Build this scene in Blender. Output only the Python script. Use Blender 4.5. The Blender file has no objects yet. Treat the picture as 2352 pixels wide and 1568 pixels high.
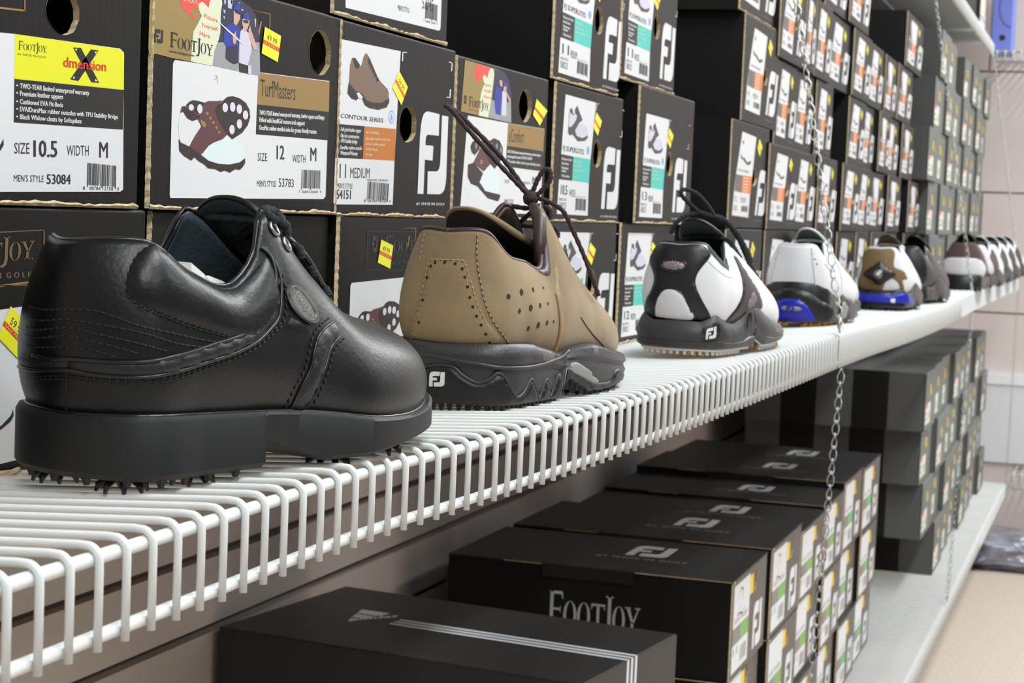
import bpy, bmesh, math, random
import numpy as np
from mathutils import Vector, Matrix
from mathutils.geometry import delaunay_2d_cdt
random.seed(7)
C = bpy.context.scene.collection
SC = bpy.context.scene

# ---------------------------------------------------------------- camera
# world: X runs away along the shelves, +Y into the slat wall, Z up; the camera is the origin
RC = ((0.31556489, -0.94806602, 0.03987000),
      (-0.05390994, -0.05986134, -0.99674989),
      (0.94737137, 0.31238989, -0.07000032))
cd = bpy.data.cameras.new('camera'); cam = bpy.data.objects.new('camera', cd); C.objects.link(cam)
cd.sensor_width = 36.0; cd.lens = 64.2857; cd.clip_start = 0.05; cd.clip_end = 60
m = Matrix.Identity(4)
for i in range(3):
    m[i][0] = RC[0][i]; m[i][1] = -RC[1][i]; m[i][2] = -RC[2][i]
cam.matrix_world = m
cd.dof.use_dof = True; cd.dof.focus_distance = 0.95; cd.dof.aperture_fstop = 32.0
SC.camera = cam

# ---------------------------------------------------------------- world and light
w = bpy.data.worlds.new('shop'); SC.world = w; w.use_nodes = True
bgn = w.node_tree.nodes['Background']
bgn.inputs[0].default_value = (0.93, 0.97, 1.0, 1); bgn.inputs[1].default_value = 0.26
def area(name, loc, sx, sy, power, rot=(0, 0, 0), col=(0.96, 1.0, 1.0)):
    l = bpy.data.lights.new(name, 'AREA'); l.shape = 'RECTANGLE'; l.size = sx; l.size_y = sy; l.energy = power; l.color = col
    o = bpy.data.objects.new(name, l); C.objects.link(o); o.location = loc; o.rotation_euler = rot
    return o
for k, x in enumerate((-0.9, 0.9, 2.7, 4.5, 6.0)):
    area('ceiling_lamp', (x, -0.55, 1.70), 1.25, 0.34, 46, (math.radians(-14), 0, 0))
for k, x in enumerate((-0.6, 2.2, 5.0)):
    area('ceiling_lamp', (x, -2.2, 1.70), 1.25, 0.6, 46, (math.radians(-14), 0, 0))

SC.view_settings.view_transform = 'Standard'; SC.view_settings.look = 'None'
SC.view_settings.gamma = 1.0; SC.view_settings.use_curve_mapping = False
SC.view_settings.exposure = -0.12

# ---------------------------------------------------------------- materials
MATS = {}
def mat(name, col, rough=0.5, spec=0.5, metal=0.0, bump=None, var=None, sheen=0.0, trans=0.0, coat=0.0):
    """bump = (scale, strength, kind); var = (scale, amount, second colour)"""
    if name in MATS: return MATS[name]
    mt = bpy.data.materials.new(name); mt.use_nodes = True
    nt = mt.node_tree; b = nt.nodes['Principled BSDF']
    b.inputs['Base Color'].default_value = (*col, 1); b.inputs['Roughness'].default_value = rough
    b.inputs['Specular IOR Level'].default_value = spec; b.inputs['Metallic'].default_value = metal
    if sheen: b.inputs['Sheen Weight'].default_value = sheen
    if coat: b.inputs['Coat Weight'].default_value = coat
    if trans: b.inputs['Transmission Weight'].default_value = trans
    tc = None
    if bump or var:
        tc = nt.nodes.new('ShaderNodeTexCoord')
    if var:
        n = nt.nodes.new('ShaderNodeTexNoise'); n.inputs['Scale'].default_value = var[0]; n.inputs['Detail'].default_value = 5
        nt.links.new(tc.outputs['Object'], n.inputs['Vector'])
        r = nt.nodes.new('ShaderNodeMapRange'); r.inputs['From Min'].default_value = 0.35; r.inputs['From Max'].default_value = 0.65
        r.inputs['To Max'].default_value = var[1]; nt.links.new(n.outputs['Fac'], r.inputs['Value'])
        mx = nt.nodes.new('ShaderNodeMix'); mx.data_type = 'RGBA'
        mx.inputs[6].default_value = (*col, 1); mx.inputs[7].default_value = (*var[2], 1)
        nt.links.new(r.outputs['Result'], mx.inputs[0]); nt.links.new(mx.outputs[2], b.inputs['Base Color'])
    if bump:
        kind = bump[2] if len(bump) > 2 else 'noise'
        if kind == 'noise':
            t = nt.nodes.new('ShaderNodeTexNoise'); t.inputs['Scale'].default_value = bump[0]; t.inputs['Detail'].default_value = 4; out = t.outputs['Fac']
        elif kind == 'voronoi':
            t = nt.nodes.new('ShaderNodeTexVoronoi'); t.inputs['Scale'].default_value = bump[0]; out = t.outputs['Distance']
        elif kind == 'check':
            t = nt.nodes.new('ShaderNodeTexChecker'); t.inputs['Scale'].default_value = bump[0]; out = t.outputs['Fac']
        else:
            t = nt.nodes.new('ShaderNodeTexWave'); t.inputs['Scale'].default_value = bump[0]; t.bands_direction = kind; out = t.outputs['Fac']
        nt.links.new(tc.outputs['Object'], t.inputs['Vector'])
        bm_ = nt.nodes.new('ShaderNodeBump'); bm_.inputs['Strength'].default_value = bump[1]; bm_.inputs['Distance'].default_value = 0.001
        nt.links.new(out, bm_.inputs['Height']); nt.links.new(bm_.outputs['Normal'], b.inputs['Normal'])
    MATS[name] = mt
    return mt
def srgb(r, g, b):
    f = lambda c: (c/255/12.92) if c/255 <= 0.04045 else ((c/255+0.055)/1.055)**2.4
    return (f(r), f(g), f(b))

# ---------------------------------------------------------------- mesh helpers
class MB:
    def __init__(s): s.v = []; s.f = []; s.m = []; s.mats = []
    def mi(s, m):
        if m not in s.mats: s.mats.append(m)
        return s.mats.index(m)
    def add(s, verts, faces, m):
        o = len(s.v); i = s.mi(m); s.v.extend([tuple(map(float, q)) for q in verts])
        for f in faces: s.f.append(tuple(o+k for k in f)); s.m.append(i)
    def box(s, a, b, m):
        x0, y0, z0 = a; x1, y1, z1 = b
        s.add([(x0,y0,z0),(x1,y0,z0),(x1,y1,z0),(x0,y1,z0),(x0,y0,z1),(x1,y0,z1),(x1,y1,z1),(x0,y1,z1)],
              [(0,3,2,1),(4,5,6,7),(0,1,5,4),(1,2,6,5),(2,3,7,6),(3,0,4,7)], m)
    def tube(s, pts, r, m, n=8, closed=False, cap=True):
        pts = [Vector(p) for p in pts]; k = len(pts); rs = r if hasattr(r, '__len__') else [r]*k
        vs = []; prev = None
        for i, p in enumerate(pts):
            if closed: t = pts[(i+1) % k]-pts[i-1]
            else: t = pts[min(i+1, k-1)]-pts[max(i-1, 0)]
            t = t.normalized() if t.length > 1e-9 else Vector((1, 0, 0))
            if prev is None:
                u = t.orthogonal().normalized()
            else:
                u = prev-t*prev.dot(t); u = u.normalized() if u.length > 1e-9 else t.orthogonal().normalized()
            prev = u; v = t.cross(u)
            for j in range(n):
                a = 2*math.pi*j/n; vs.append(p+(u*math.cos(a)+v*math.sin(a))*rs[i])
        fs = []
        for i in range(k if closed else k-1):
            a, b = i*n, ((i+1) % k)*n
            for j in range(n): fs.append((a+j, a+(j+1) % n, b+(j+1) % n, b+j))
        if not closed and cap: fs.append(tuple(range(n-1, -1, -1))); fs.append(tuple((k-1)*n+j for j in range(n)))
        s.add(vs, fs, m)
    def lathe(s, prof, m, origin=(0,0,0), axis='z', n=24):
        vs = []; fs = []
        for (r, h) in prof:
            for j in range(n):
                a = 2*math.pi*j/n; x, y = r*math.cos(a), r*math.sin(a)
                vs.append({'z': (x, y, h), 'x': (h, x, y), 'y': (x, h, y)}[axis])
        for i in range(len(prof)-1):
            for j in range(n): fs.append((i*n+j, i*n+(j+1) % n, (i+1)*n+(j+1) % n, (i+1)*n+j))
        s.add([Vector(v)+Vector(origin) for v in vs], fs, m)
    def build(s, name, parent=None, smooth=False, loc=None):
        me = bpy.data.meshes.new(name); me.from_pydata(s.v, [], s.f)
        for q in s.mats: me.materials.append(q)
        if len(s.mats) > 1: me.polygons.foreach_set('material_index', s.m)
        me.update()
        if smooth: me.polygons.foreach_set('use_smooth', [True]*len(me.polygons))
        o = bpy.data.objects.new(name, me); C.objects.link(o)
        if parent is not None: o.parent = parent
        if loc: o.location = loc
        return o
def fixn(o):
    bm = bmesh.new(); bm.from_mesh(o.data); bmesh.ops.recalc_face_normals(bm, faces=bm.faces); bm.to_mesh(o.data); bm.free(); return o
def thing(name, label, cat, loc=(0,0,0), rz=0.0, group=None):
    o = bpy.data.objects.new(name, None); C.objects.link(o); o.empty_display_size = 0.02
    o.location = loc; o.rotation_euler = (0, 0, rz); o['label'] = label; o['category'] = cat
    if group: o['group'] = group
    return o
def copy_tree(root, label, loc, scale=None, group=None):
    c = root.copy(); C.objects.link(c); c.location = loc; c['label'] = label
    if group: c['group'] = group
    if scale: c.scale = scale
    for ch in root.children:
        d = ch.copy(); C.objects.link(d); d.parent = c
        for g in ch.children:
            e = g.copy(); C.objects.link(e); e.parent = d
    return c
# ---------------------------------------------------------------- the setting
M_slat = mat('slat_wall_laminate', srgb(198,184,174), 0.5, 0.4, var=(3.0, 0.35, srgb(190,175,164)))
M_groove = mat('slat_groove', srgb(96,84,74), 0.7)
M_end = mat('painted_block', srgb(218,207,202), 0.7, var=(6.0, 0.4, srgb(210,198,193)), bump=(160, 0.15))
M_joint = mat('block_joint', srgb(182,167,160), 0.8)
M_carpet = mat('carpet', srgb(208,195,183), 0.95, 0.1, bump=(900, 0.8), var=(150, 0.8, srgb(182,167,154)))
FLOOR = -1.10
def structure(o): o['kind'] = 'structure'; return o
mb = MB(); mb.box((-2.5, -3.2, FLOOR-0.05), (6.52, 0.9, FLOOR), M_carpet); structure(mb.build('floor'))
# slat wall: planks with a dark slot between each
mb = MB(); z = -0.358
zs = [z+0.0775*k for k in range(-9, 28)]
mb.box((-2.5, 0.872, FLOOR), (6.5, 0.9, 1.8), M_groove)
for a, b in zip([FLOOR]+zs, zs+[1.8]):
    lo = a+0.0045 if a > FLOOR else a; hi = b-0.0045
    mb.box((-2.5, 0.86, lo), (6.5, 0.873, hi), M_slat)
structure(mb.build('wall_left'))
# end wall of painted blocks
mb = MB(); mb.box((6.51, -3.2, FLOOR), (6.60, 0.9, 1.8), M_joint)
zz = FLOOR; row = 0
while zz < 1.8:
    y = 0.872-(0.2 if row % 2 else 0.0)
    ys = [0.872]+[0.872-0.41*k-(0.2 if row % 2 else 0.41) for k in range(10)]
    for a, b in zip(ys, ys[1:]):
        mb.box((6.50, b+0.0035, zz+0.0035), (6.512, a-0.0035, min(zz+0.4085, 1.8)), M_end)
    zz += 0.412; row += 1
structure(mb.build('wall_end'))
# ---------------------------------------------------------------- wire shelves
M_wire = mat('white_vinyl_coating', srgb(222,225,224), 0.32, 0.5)
M_chain = mat('zinc_chain', srgb(190,194,190), 0.28, 0.5, metal=1.0)
def lerp_poly(pts, x):
    if x <= pts[0][0]: a, b = pts[0], pts[1]
    else:
        a, b = pts[-2], pts[-1]
        for p, q in zip(pts, pts[1:]):
            if p[0] <= x <= q[0]: a, b = p, q; break
    u = (x-a[0])/(b[0]-a[0]); return [a[i]+(b[i]-a[i])*u for i in range(1, len(a))]
def smooth_poly(pts, step):
    """finely sampled Catmull-Rom through (x, ...) rows"""
    out = []
    n = len(pts)
    for i in range(n-1):
        p0, p1, p2, p3 = pts[max(i-1,0)], pts[i], pts[i+1], pts[min(i+2,n-1)]
        k = max(2, int((p2[0]-p1[0])/step))
        for j in range(k):
            u = j/k
            out.append([0.5*((2*b)+(-a+c)*u+(2*a-5*b+4*c-d)*u*u+(-a+3*b-3*c+d)*u**3) for a, b, c, d in zip(p0, p1, p2, p3)])
    out.append(list(pts[-1])); out.sort(key=lambda q: q[0])
    return out
def wire_shelf(label, front, x0, x1, back_y, back_z, first, pitch=0.0182, flat_y=0.46, wr=0.0016, rr=0.0027, seg=6, nmax=100):
    """front rows: x, y of the lip, z of the deck at the lip, lip depth"""
    pts = smooth_poly(front, 0.03)
    t = thing('wire_shelf', label, 'shelf', (x0, back_y, back_z))
    off = Vector((x0, back_y, back_z))
    xs = [x0+0.009+pitch*k for k in range(int((x1-x0-0.01)/pitch)+1)]
    def path(x):
        yf, zf, lip = lerp_poly(pts, x)
        p = [(x, back_y, back_z), (x, flat_y, back_z)] if flat_y > yf+0.03 else [(x, back_y, back_z)]
        r = 0.0052
        p.append((x, yf+r*1.6, zf))
        for a in range(1, 6):
            th = a/6*math.pi/2; p.append((x, yf+r-r*math.sin(th), zf-r+r*math.cos(th)))
        p.append((x, yf, zf-r*1.4)); p.append((x, yf, zf-lip-0.0035))
        return [Vector(q)-off for q in p]
    order = [x for x in xs if x >= first][:nmax]
    for x in order:
        mb = MB(); mb.tube(path(x), wr, M_wire, seg+2); mb.build('cross_wire', t, True)
    rest = [x for x in xs if x not in order]
    if rest:
        mb = MB()
        for x in rest: mb.tube(path(x), wr, M_wire, 5, cap=False)
        o = mb.build('cross_wire', t, True); o['kind'] = 'stuff'
    def rail(name, f, r):
        mb = MB(); q = []
        n = max(8, int((x1-x0)/0.03))
        for k in range(n+1):
            x = x0+(x1-x0)*k/n; yf, zf, lip = lerp_poly(pts, x); q.append(Vector(f(x, yf, zf, lip))-off)
        mb.tube(q, r, M_wire, 12); mb.build(name, t, True)
    rail('front_rail', lambda x, yf, zf, lip: (x, yf+0.0040, zf-0.0050), rr)
    rail('lower_rail', lambda x, yf, zf, lip: (x, yf+0.0042, zf-lip), rr)
    rail('back_rail', lambda x, yf, zf, lip: (x, back_y, back_z-0.0045), rr)
    rail('middle_rail', lambda x, yf, zf, lip: (x, flat_y+0.14, back_z-0.0045), rr)
    return t
NEAR = [(0.36,.3300,-.1212,.0335),(0.497,.3294,-.1210,.0335),(.62,.328,-.1203,.0335),(.785,.326,-.1193,.0335),(.925,.315,-.1192,.0335),(1.126,.304,-.1191,.0335),(1.43,.296,-.1192,.0335),(2.02,.288,-.1189,.0338)]
FAR = [(2.022,.288,-.1190,.0338),(2.315,.291,-.123,.0345),(2.878,.296,-.1329,.036),(3.506,.300,-.1375,.038),(4.05,.302,-.1325,.040),(4.9,.305,-.1325,.0415),(6.08,.305,-.1335,.043)]
wire_shelf('near white wire shelf holding the black, tan and black-and-white shoes, wires in focus', NEAR, 0.36, 2.021, 0.855, -0.128, 0.44, seg=8)
wire_shelf('far white wire shelf beyond the first chain, wavy lip, holding the distant shoes', FAR, 2.0225, 6.08, 0.855, -0.136, 2.03)
LOWF = [(1.2,.322,-.81,.036),(3.29,.318,-.81,.036),(4.23,.314,-.81,.036),(6.1,.307,-.81,.036)]
wire_shelf('low white wire shelf under the lidded boxes, bare deck showing above the carpet', LOWF, 1.2, 6.1, 0.855, -0.81, 3.2, flat_y=0.40)
UPF = [(-.6,.43,.612,.038),(3.0,.43,.612,.038),(6.2,.43,.612,.038)]
wire_shelf('high white wire shelf at the top right corner, seen from underneath', UPF, -0.6, 6.2, 0.855, 0.612, 4.3, flat_y=0.50)

def end_shelf(name, label, y0, y1, xf, z, lip):
    t = thing('wire_shelf', label, 'shelf', (6.49, y1, z)); off = Vector((6.49, y1, z))
    n = int((y1-y0)/0.0254)
    for k in range(n):
        y = y1-0.01-0.0254*k
        mb = MB(); mb.tube([Vector(q)-off for q in [(6.495,y,z),(xf+.006,y,z),(xf+.001,y,z-.002),(xf,y,z-.008),(xf,y,z-lip)]], .0022, M_wire, 6)
        mb.build('cross_wire', t, True)
    for nm, x, zz in (('front_rail', xf+.004, z-.004), ('lower_rail', xf+.004, z-lip), ('back_rail', 6.49, z-.004)):
        mb = MB(); mb.tube([Vector((x,y0,zz))-off, Vector((x,y1,zz))-off], .0033, M_wire, 8); mb.build(nm, t, True)
end_shelf('upper', 'white wire shelf high on the end wall, under the blue box', -0.6, 0.425, 6.13, 0.585, 0.034)
end_shelf('lower', 'white wire shelf low on the end wall, below the white panels', -0.6, 0.300, 6.24, -0.795, 0.048)

# ---------------------------------------------------------------- chains of twisted double-loop links
def link_mesh():
    mb = MB(); q = []
    L, wb, wt = 0.0235, 0.0052, 0.0022
    for k in range(28):
        a = 2*math.pi*k/28
        x = math.cos(a)*(wb if math.sin(a) < 0 else wt+ (wb-wt)*(1-math.sin(a))); z = math.sin(a)*L/2
        q.append((x, 0.0016*math.sin(2*a), z))
    mb.tube(q, 0.00105, M_chain, 6, closed=True)
    return mb
_lm = None
def chain(label, a, b, name='hanging_chain', sc=0.72):
    global _lm
    a, b = Vector(a), Vector(b); d = b-a; n = int(d.length/(0.0196*sc)); t = thing(name, label, 'chain', a)
    if _lm is None:
        o = link_mesh().build('chain_link', t, True); _lm = o.data
        C.objects.unlink(o); bpy.data.objects.remove(o)
    zq = Vector((0,0,-1)).rotation_difference(d.normalized())
    for k in range(n):
        o = bpy.data.objects.new('chain_link', _lm); C.objects.link(o); o.parent = t
        o.location = d*((k+0.5)/n)
        o.rotation_mode = 'QUATERNION'
        from mathutils import Quaternion
        o.rotation_quaternion = zq @ Quaternion((0,0,1), math.radians(-30 if k % 2 else -78)); o.scale = (sc, sc, sc)
    mb = MB(); mb.tube([Vector((0.008*math.cos(k*.5), 0, 0.008*math.sin(k*.5)))+d-d.normalized()*0.004 for k in range(13)], 0.0012, M_chain, 6)
    mb.build('hook', t, True)
    return t
chain('nearest chain, hanging down to the joint between the two middle shelves', (2.10,.428,.575), (2.008,.2845,-.112))
chain('chain dropping from the joint of the middle shelves, past the lidded boxes', (2.022,.2835,-.158), (2.012,.312,-.800))
chain('second chain along, hanging to the shelf lip beside the brown and white shoe', (4.10,.428,.575), (4.06,.299,-.125))
chain('second chain along below the middle shelf, in front of the grey lidded boxes', (4.075,.297,-.178), (4.03,.311,-.800))
chain('farthest chain, hanging from the end of the high shelf to the middle shelf', (6.12,.426,.575), (6.02,.300,-.125))
chain('farthest chain below the middle shelf, against the white wall panels', (6.02,.299,-.180), (6.03,.303,-.800))
FACES = {
 'dimension': [
  ('P', 'label_panel', 'white',1,[(0.0814,0.0732),(0.1247,0.0752),(0.2148,0.0775),(0.2184,0.076),(0.2209,0.0089),(0.2181,0.0077),(0.0835,0.0045)]),
  ('P', 'colour_band', 'yellow_band',2,[(0.1249,0.0752),(0.2148,0.0773),(0.2186,0.0758),(0.2192,0.0578),(0.1253,0.0556)]),
  ('P', 'colour_band', 'black',2,[(0.1253,0.0555),(0.219,0.0577),(0.2192,0.0383),(0.1255,0.0363)]),
  ('T', 'brand_wordmark', 'ink',3, '|footjoy',(0.1276,0.0687),(0.1503,0.0694),(0.1275,0.0726), 'n'),
  ('T', 'printed_text', 'ink',3, '#1 SHOE IN GOLF',(0.1274,0.0663),(0.15,0.0668),(0.1273,0.0672), 'n'),
  ('P', 'colour_band', 'black',3,[(0.1724,0.0739),(0.1793,0.0744),(0.1962,0.0594),(0.1892,0.059)]),
  ('P', 'colour_band', 'black',3,[(0.1881,0.0746),(0.1949,0.0746),(0.1776,0.0587),(0.1705,0.059)]),
  ('P', 'colour_band', 'white',4,[(0.174,0.0734),(0.1759,0.0736),(0.1751,0.0724)]),
  ('P', 'colour_band', 'white',4,[(0.1912,0.0738),(0.1935,0.0741),(0.1924,0.0728)]),
  ('P', 'colour_band', 'white',4,[(0.1736,0.0608),(0.1726,0.0595),(0.1747,0.0598)]),
  ('P', 'colour_band', 'white',4,[(0.1928,0.061),(0.1921,0.0599),(0.1946,0.06)]),
  ('T', 'printed_text', 'red',5, 'dmension',(0.1642,0.0643),(0.2021,0.0654),(0.164,0.069), 'b'),
  ('T', 'printed_text', 'white',3, 'TWO-YEAR limited waterproof warranty',(0.1296,0.0517),(0.1875,0.0528),(0.1296,0.054), 'b'),
  ('E', 'printed_text', 'white',3,(0.1275,0.0528),0.0007,0.0004),
  ('T', 'printed_text', 'white',3, 'Premium leather uppers',(0.1298,0.0484),(0.1649,0.0493),(0.1297,0.0507), 'b'),
  ('E', 'printed_text', 'white',3,(0.1276,0.0495),0.0007,0.0004),
  ('T', 'printed_text', 'white',3, 'Cushioned EVA Fit-Beds',(0.1299,0.0448),(0.165,0.0456),(0.1298,0.047), 'b'),
  ('E', 'printed_text', 'white',3,(0.1277,0.0458),0.0007,0.0004),
  ('T', 'printed_text', 'white',3, 'EVA/DuraMax rubber outsoles with TPU Stability Bridge',(0.13,0.0415),(0.2143,0.0432),(0.1299,0.0437), 'b'),
  ('E', 'printed_text', 'white',3,(0.1279,0.0425),0.0007,0.0004),
  ('T', 'printed_text', 'white',3, 'Black Widow cleats by Softspikes',(0.1301,0.0381),(0.1813,0.0391),(0.1301,0.0403), 'b'),
  ('E', 'printed_text', 'white',3,(0.128,0.0391),0.0007,0.0004),
  ('T', 'printed_text', 'ink',3, 'SIZE',(0.1264,0.0226),(0.1384,0.023),(0.1262,0.0275), 'n'),
  ('T', 'printed_text', 'ink',3, '10.5',(0.1415,0.0218),(0.1612,0.0224),(0.1412,0.0294), 'b'),
  ('T', 'printed_text', 'ink',3, 'WIDTH',(0.1691,0.0235),(0.1884,0.0242),(0.1689,0.0284), 'n'),
  ('T', 'printed_text', 'ink',3, 'M',(0.1978,0.0238),(0.2058,0.0238),(0.1975,0.0315), 'b'),
  ('T', 'printed_text', 'ink',3, "MEN'S STYLE",(0.1265,0.0102),(0.1504,0.0106),(0.1264,0.0132), 'n'),
  ('T', 'printed_text', 'ink',3, '53084',(0.1527,0.0098),(0.1732,0.0102),(0.1525,0.0144), 'b'),
  ('T', 'barcode', 'ink',4, '|bars',(0.1874,0.0095),(0.2141,0.0091),(0.1874,0.0208), 'n'),
  ('T', 'printed_text', 'ink',3, '8   08784 12158   0',(0.184,0.0079),(0.217,0.0083),(0.1839,0.0096), 'n'),
  ('P', 'shoe_picture', 'pale',3,[(0.0953,0.0356),(0.1109,0.0307),(0.1155,0.029),(0.1172,0.0278),(0.1176,0.0252),(0.109,0.0215),(0.0958,0.019)]),
  ('P', 'shoe_picture', 'ink',4,[(0.1177,0.0288),(0.1181,0.0259),(0.1157,0.0234),(0.109,0.0208),(0.0959,0.0183),(0.0958,0.0196),(0.1089,0.0225),(0.1156,0.0261)]),
  ('P', 'printed_text', 'gold',2,[(0.1024,0.0852),(0.1325,0.0867),(0.1325,0.0859),(0.1024,0.0843)]),
  ('P', 'printed_text', 'gold',2,[(0.1317,0.0924),(0.1326,0.0925),(0.1328,0.0859),(0.1319,0.0858)]),
  ('H',(0.1635,0.0895),0.014,0.0109),
 ],
 'turf': [
  ('P', 'label_panel', 'white',1,[(0.0236,0.077),(0.1194,0.0789),(0.218,0.0818),(0.218,0.0106),(0.2148,0.0089),(0.0227,0.0057),(0.0218,0.0072),(0.0216,0.0752)]),
  ('P', 'colour_band', 'gold',2,[(0.1202,0.0786),(0.2183,0.0814),(0.2188,0.063),(0.1195,0.0608)]),
  ('P', 'colour_band', 'black',2,[(0.1195,0.0607),(0.2186,0.0629),(0.2187,0.0454),(0.1191,0.0438)]),
  ('T', 'printed_text', 'ink',3, 'TurfMasters',(0.1235,0.0657),(0.17,0.0666),(0.1229,0.0754), 'n'),
  ('T', 'printed_text', 'white',3, 'TWO-YEAR limited waterproof warranty, leather uppers and linings',(0.1223,0.055),(0.2121,0.0577),(0.1225,0.0577), 'b'),
  ('T', 'printed_text', 'white',3, 'FitBed with IntelliGel custom arch support',(0.1226,0.051),(0.1841,0.0525),(0.1228,0.0538), 'b'),
  ('T', 'printed_text', 'white',3, 'DuraMax rubber-studded soles for greens-friendly traction',(0.1229,0.0466),(0.2013,0.0484),(0.1231,0.0494), 'b'),
  ('T', 'printed_text', 'ink',3, 'SIZE',(0.1226,0.0289),(0.1347,0.0292),(0.1222,0.0335), 'n'),
  ('T', 'printed_text', 'ink',3, '12',(0.1469,0.0309),(0.1575,0.0311),(0.1463,0.0391), 'b'),
  ('T', 'printed_text', 'ink',3, 'WIDTH',(0.1685,0.0298),(0.1868,0.0303),(0.1682,0.0344), 'n'),
  ('T', 'printed_text', 'ink',3, 'M',(0.1936,0.0317),(0.2026,0.0318),(0.193,0.04), 'b'),
  ('T', 'printed_text', 'ink',3, "MEN'S STYLE",(0.1226,0.0143),(0.1472,0.0148),(0.1223,0.0177), 'n'),
  ('T', 'printed_text', 'ink',3, '53783',(0.151,0.0149),(0.1715,0.0151),(0.1506,0.0199), 'n'),
  ('T', 'barcode', 'ink',4, '|bars',(0.1817,0.0139),(0.2092,0.0143),(0.1818,0.026), 'n'),
  ('T', 'printed_text', 'ink',3, '7  06843 30547  9',(0.1786,0.012),(0.2112,0.0125),(0.1785,0.0135), 'n'),
  ('P', 'shoe_picture', 'plum_dark',3,[(0.0363,0.0545),(0.0398,0.0566),(0.0441,0.0578),(0.0493,0.0578),(0.0568,0.0573),(0.0587,0.0569),(0.0555,0.0535),(0.0512,0.0507),(0.046,0.0511),(0.0423,0.0522)]),
  ('P', 'shoe_picture', 'plum',4,[(0.0568,0.0573),(0.0612,0.0585),(0.0704,0.0591),(0.0773,0.0601),(0.0713,0.0563),(0.0741,0.0485),(0.0798,0.0452),(0.084,0.0418),(0.0786,0.039),(0.0687,0.0367),(0.0627,0.0346),(0.0568,0.0308),(0.0539,0.0292),(0.0412,0.0333),(0.0467,0.0388),(0.0538,0.0445),(0.0491,0.0485),(0.0526,0.0515)]),
  ('P', 'shoe_picture', 'plum_dark',5,[(0.0717,0.0569),(0.0781,0.06),(0.0827,0.0623),(0.089,0.0632),(0.0979,0.0625),(0.1054,0.0605),(0.1101,0.0571),(0.1112,0.053),(0.1086,0.0484),(0.1023,0.0439),(0.0897,0.0394),(0.0844,0.0415),(0.0774,0.0458),(0.0709,0.0512),(0.0691,0.0551)]),
  ('P', 'shoe_picture', 'white',3,[(0.0308,0.0505),(0.029,0.0438),(0.0301,0.0376),(0.0324,0.0349),(0.0412,0.0332),(0.0446,0.0369),(0.0495,0.0407),(0.0538,0.044),(0.0514,0.0465),(0.0491,0.0479),(0.0426,0.0467),(0.0367,0.048),(0.0329,0.0506)]),
  ('P', 'shoe_picture', 'plum',4,[(0.032,0.0538),(0.0311,0.0519),(0.0305,0.0501),(0.0336,0.051),(0.0382,0.0478),(0.044,0.0467),(0.0491,0.0479),(0.052,0.0502),(0.0452,0.0521),(0.0363,0.0541)]),
  ('P', 'shoe_picture', 'plum_dark',5,[(0.0331,0.0537),(0.0357,0.0532),(0.0437,0.052),(0.0498,0.0496),(0.0462,0.0476),(0.0426,0.0472),(0.0374,0.0488),(0.0336,0.0517)]),
  ('P', 'shoe_picture', 'pale',4,[(0.0562,0.029),(0.0576,0.0315),(0.0612,0.0342),(0.0672,0.0363),(0.0794,0.039),(0.0844,0.0415),(0.0897,0.0394),(0.0986,0.0382),(0.1045,0.0355),(0.106,0.0322),(0.1062,0.0292),(0.0993,0.0271),(0.0874,0.0255),(0.0748,0.0254),(0.0632,0.0266)]),
  ('P', 'shoe_picture', 'plum_dark',5,[(0.0294,0.0367),(0.032,0.0347),(0.0412,0.0332),(0.0539,0.0296),(0.057,0.0283),(0.0632,0.0266),(0.0748,0.0253),(0.0874,0.0254),(0.0994,0.027),(0.1063,0.0298),(0.1066,0.027),(0.1036,0.0246),(0.1004,0.023),(0.0947,0.0232),(0.0884,0.0211),(0.082,0.022),(0.0774,0.0211),(0.0711,0.0224),(0.0626,0.0226),(0.0587,0.0244),(0.0519,0.026),(0.0473,0.0279),(0.0438,0.026),(0.0356,0.0281),(0.0305,0.0305)]),
  ('E', 'shoe_picture', 'spotwhite',6,(0.0805,0.0563),0.0032,0.0025),
  ('E', 'shoe_picture', 'spotwhite',6,(0.0893,0.0572),0.0032,0.0026),
  ('E', 'shoe_picture', 'spotwhite',6,(0.0974,0.0566),0.0033,0.0026),
  ('E', 'shoe_picture', 'spotwhite',6,(0.1052,0.0538),0.0033,0.0025),
  ('E', 'shoe_picture', 'spotwhite',6,(0.098,0.0484),0.0032,0.0026),
  ('E', 'shoe_picture', 'spotwhite',6,(0.0893,0.0448),0.0032,0.0026),
  ('E', 'shoe_picture', 'spotwhite',6,(0.0516,0.0537),0.003,0.0025),
  ('E', 'shoe_picture', 'spotwhite',6,(0.042,0.0538),0.0029,0.0017),
  ('E', 'shoe_picture', 'gold',5,(0.0601,0.0518),0.0015,0.0009),
  ('E', 'shoe_picture', 'gold',5,(0.0637,0.0495),0.0015,0.0008),
  ('E', 'shoe_picture', 'gold',5,(0.0673,0.0473),0.0015,0.0009),
  ('E', 'shoe_picture', 'gold',5,(0.0709,0.0449),0.0015,0.0009),
  ('E', 'shoe_picture', 'gold',5,(0.0745,0.0426),0.0015,0.0008),
  ('P', 'shoe_picture', 'gold',5,[(0.0528,0.0483),(0.0582,0.0469),(0.0594,0.0455),(0.0579,0.044),(0.0537,0.0455)]),
  ('P', 'promo_sticker', 'promo_gold',2,[(-0.0024,0.1111),(0.0747,0.1173),(0.086,0.117),(0.0961,0.1165),(0.1073,0.1141),(0.1141,0.1105),(0.1178,0.1059),(0.1206,0.0928),(0.1224,0.0769),(0.0638,0.0777),(0.0402,0.0777),(0.0205,0.0777),(0.0041,0.0783),(-0.0028,0.0771),(-0.004,0.0807),(-0.0038,0.0965)]),
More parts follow.
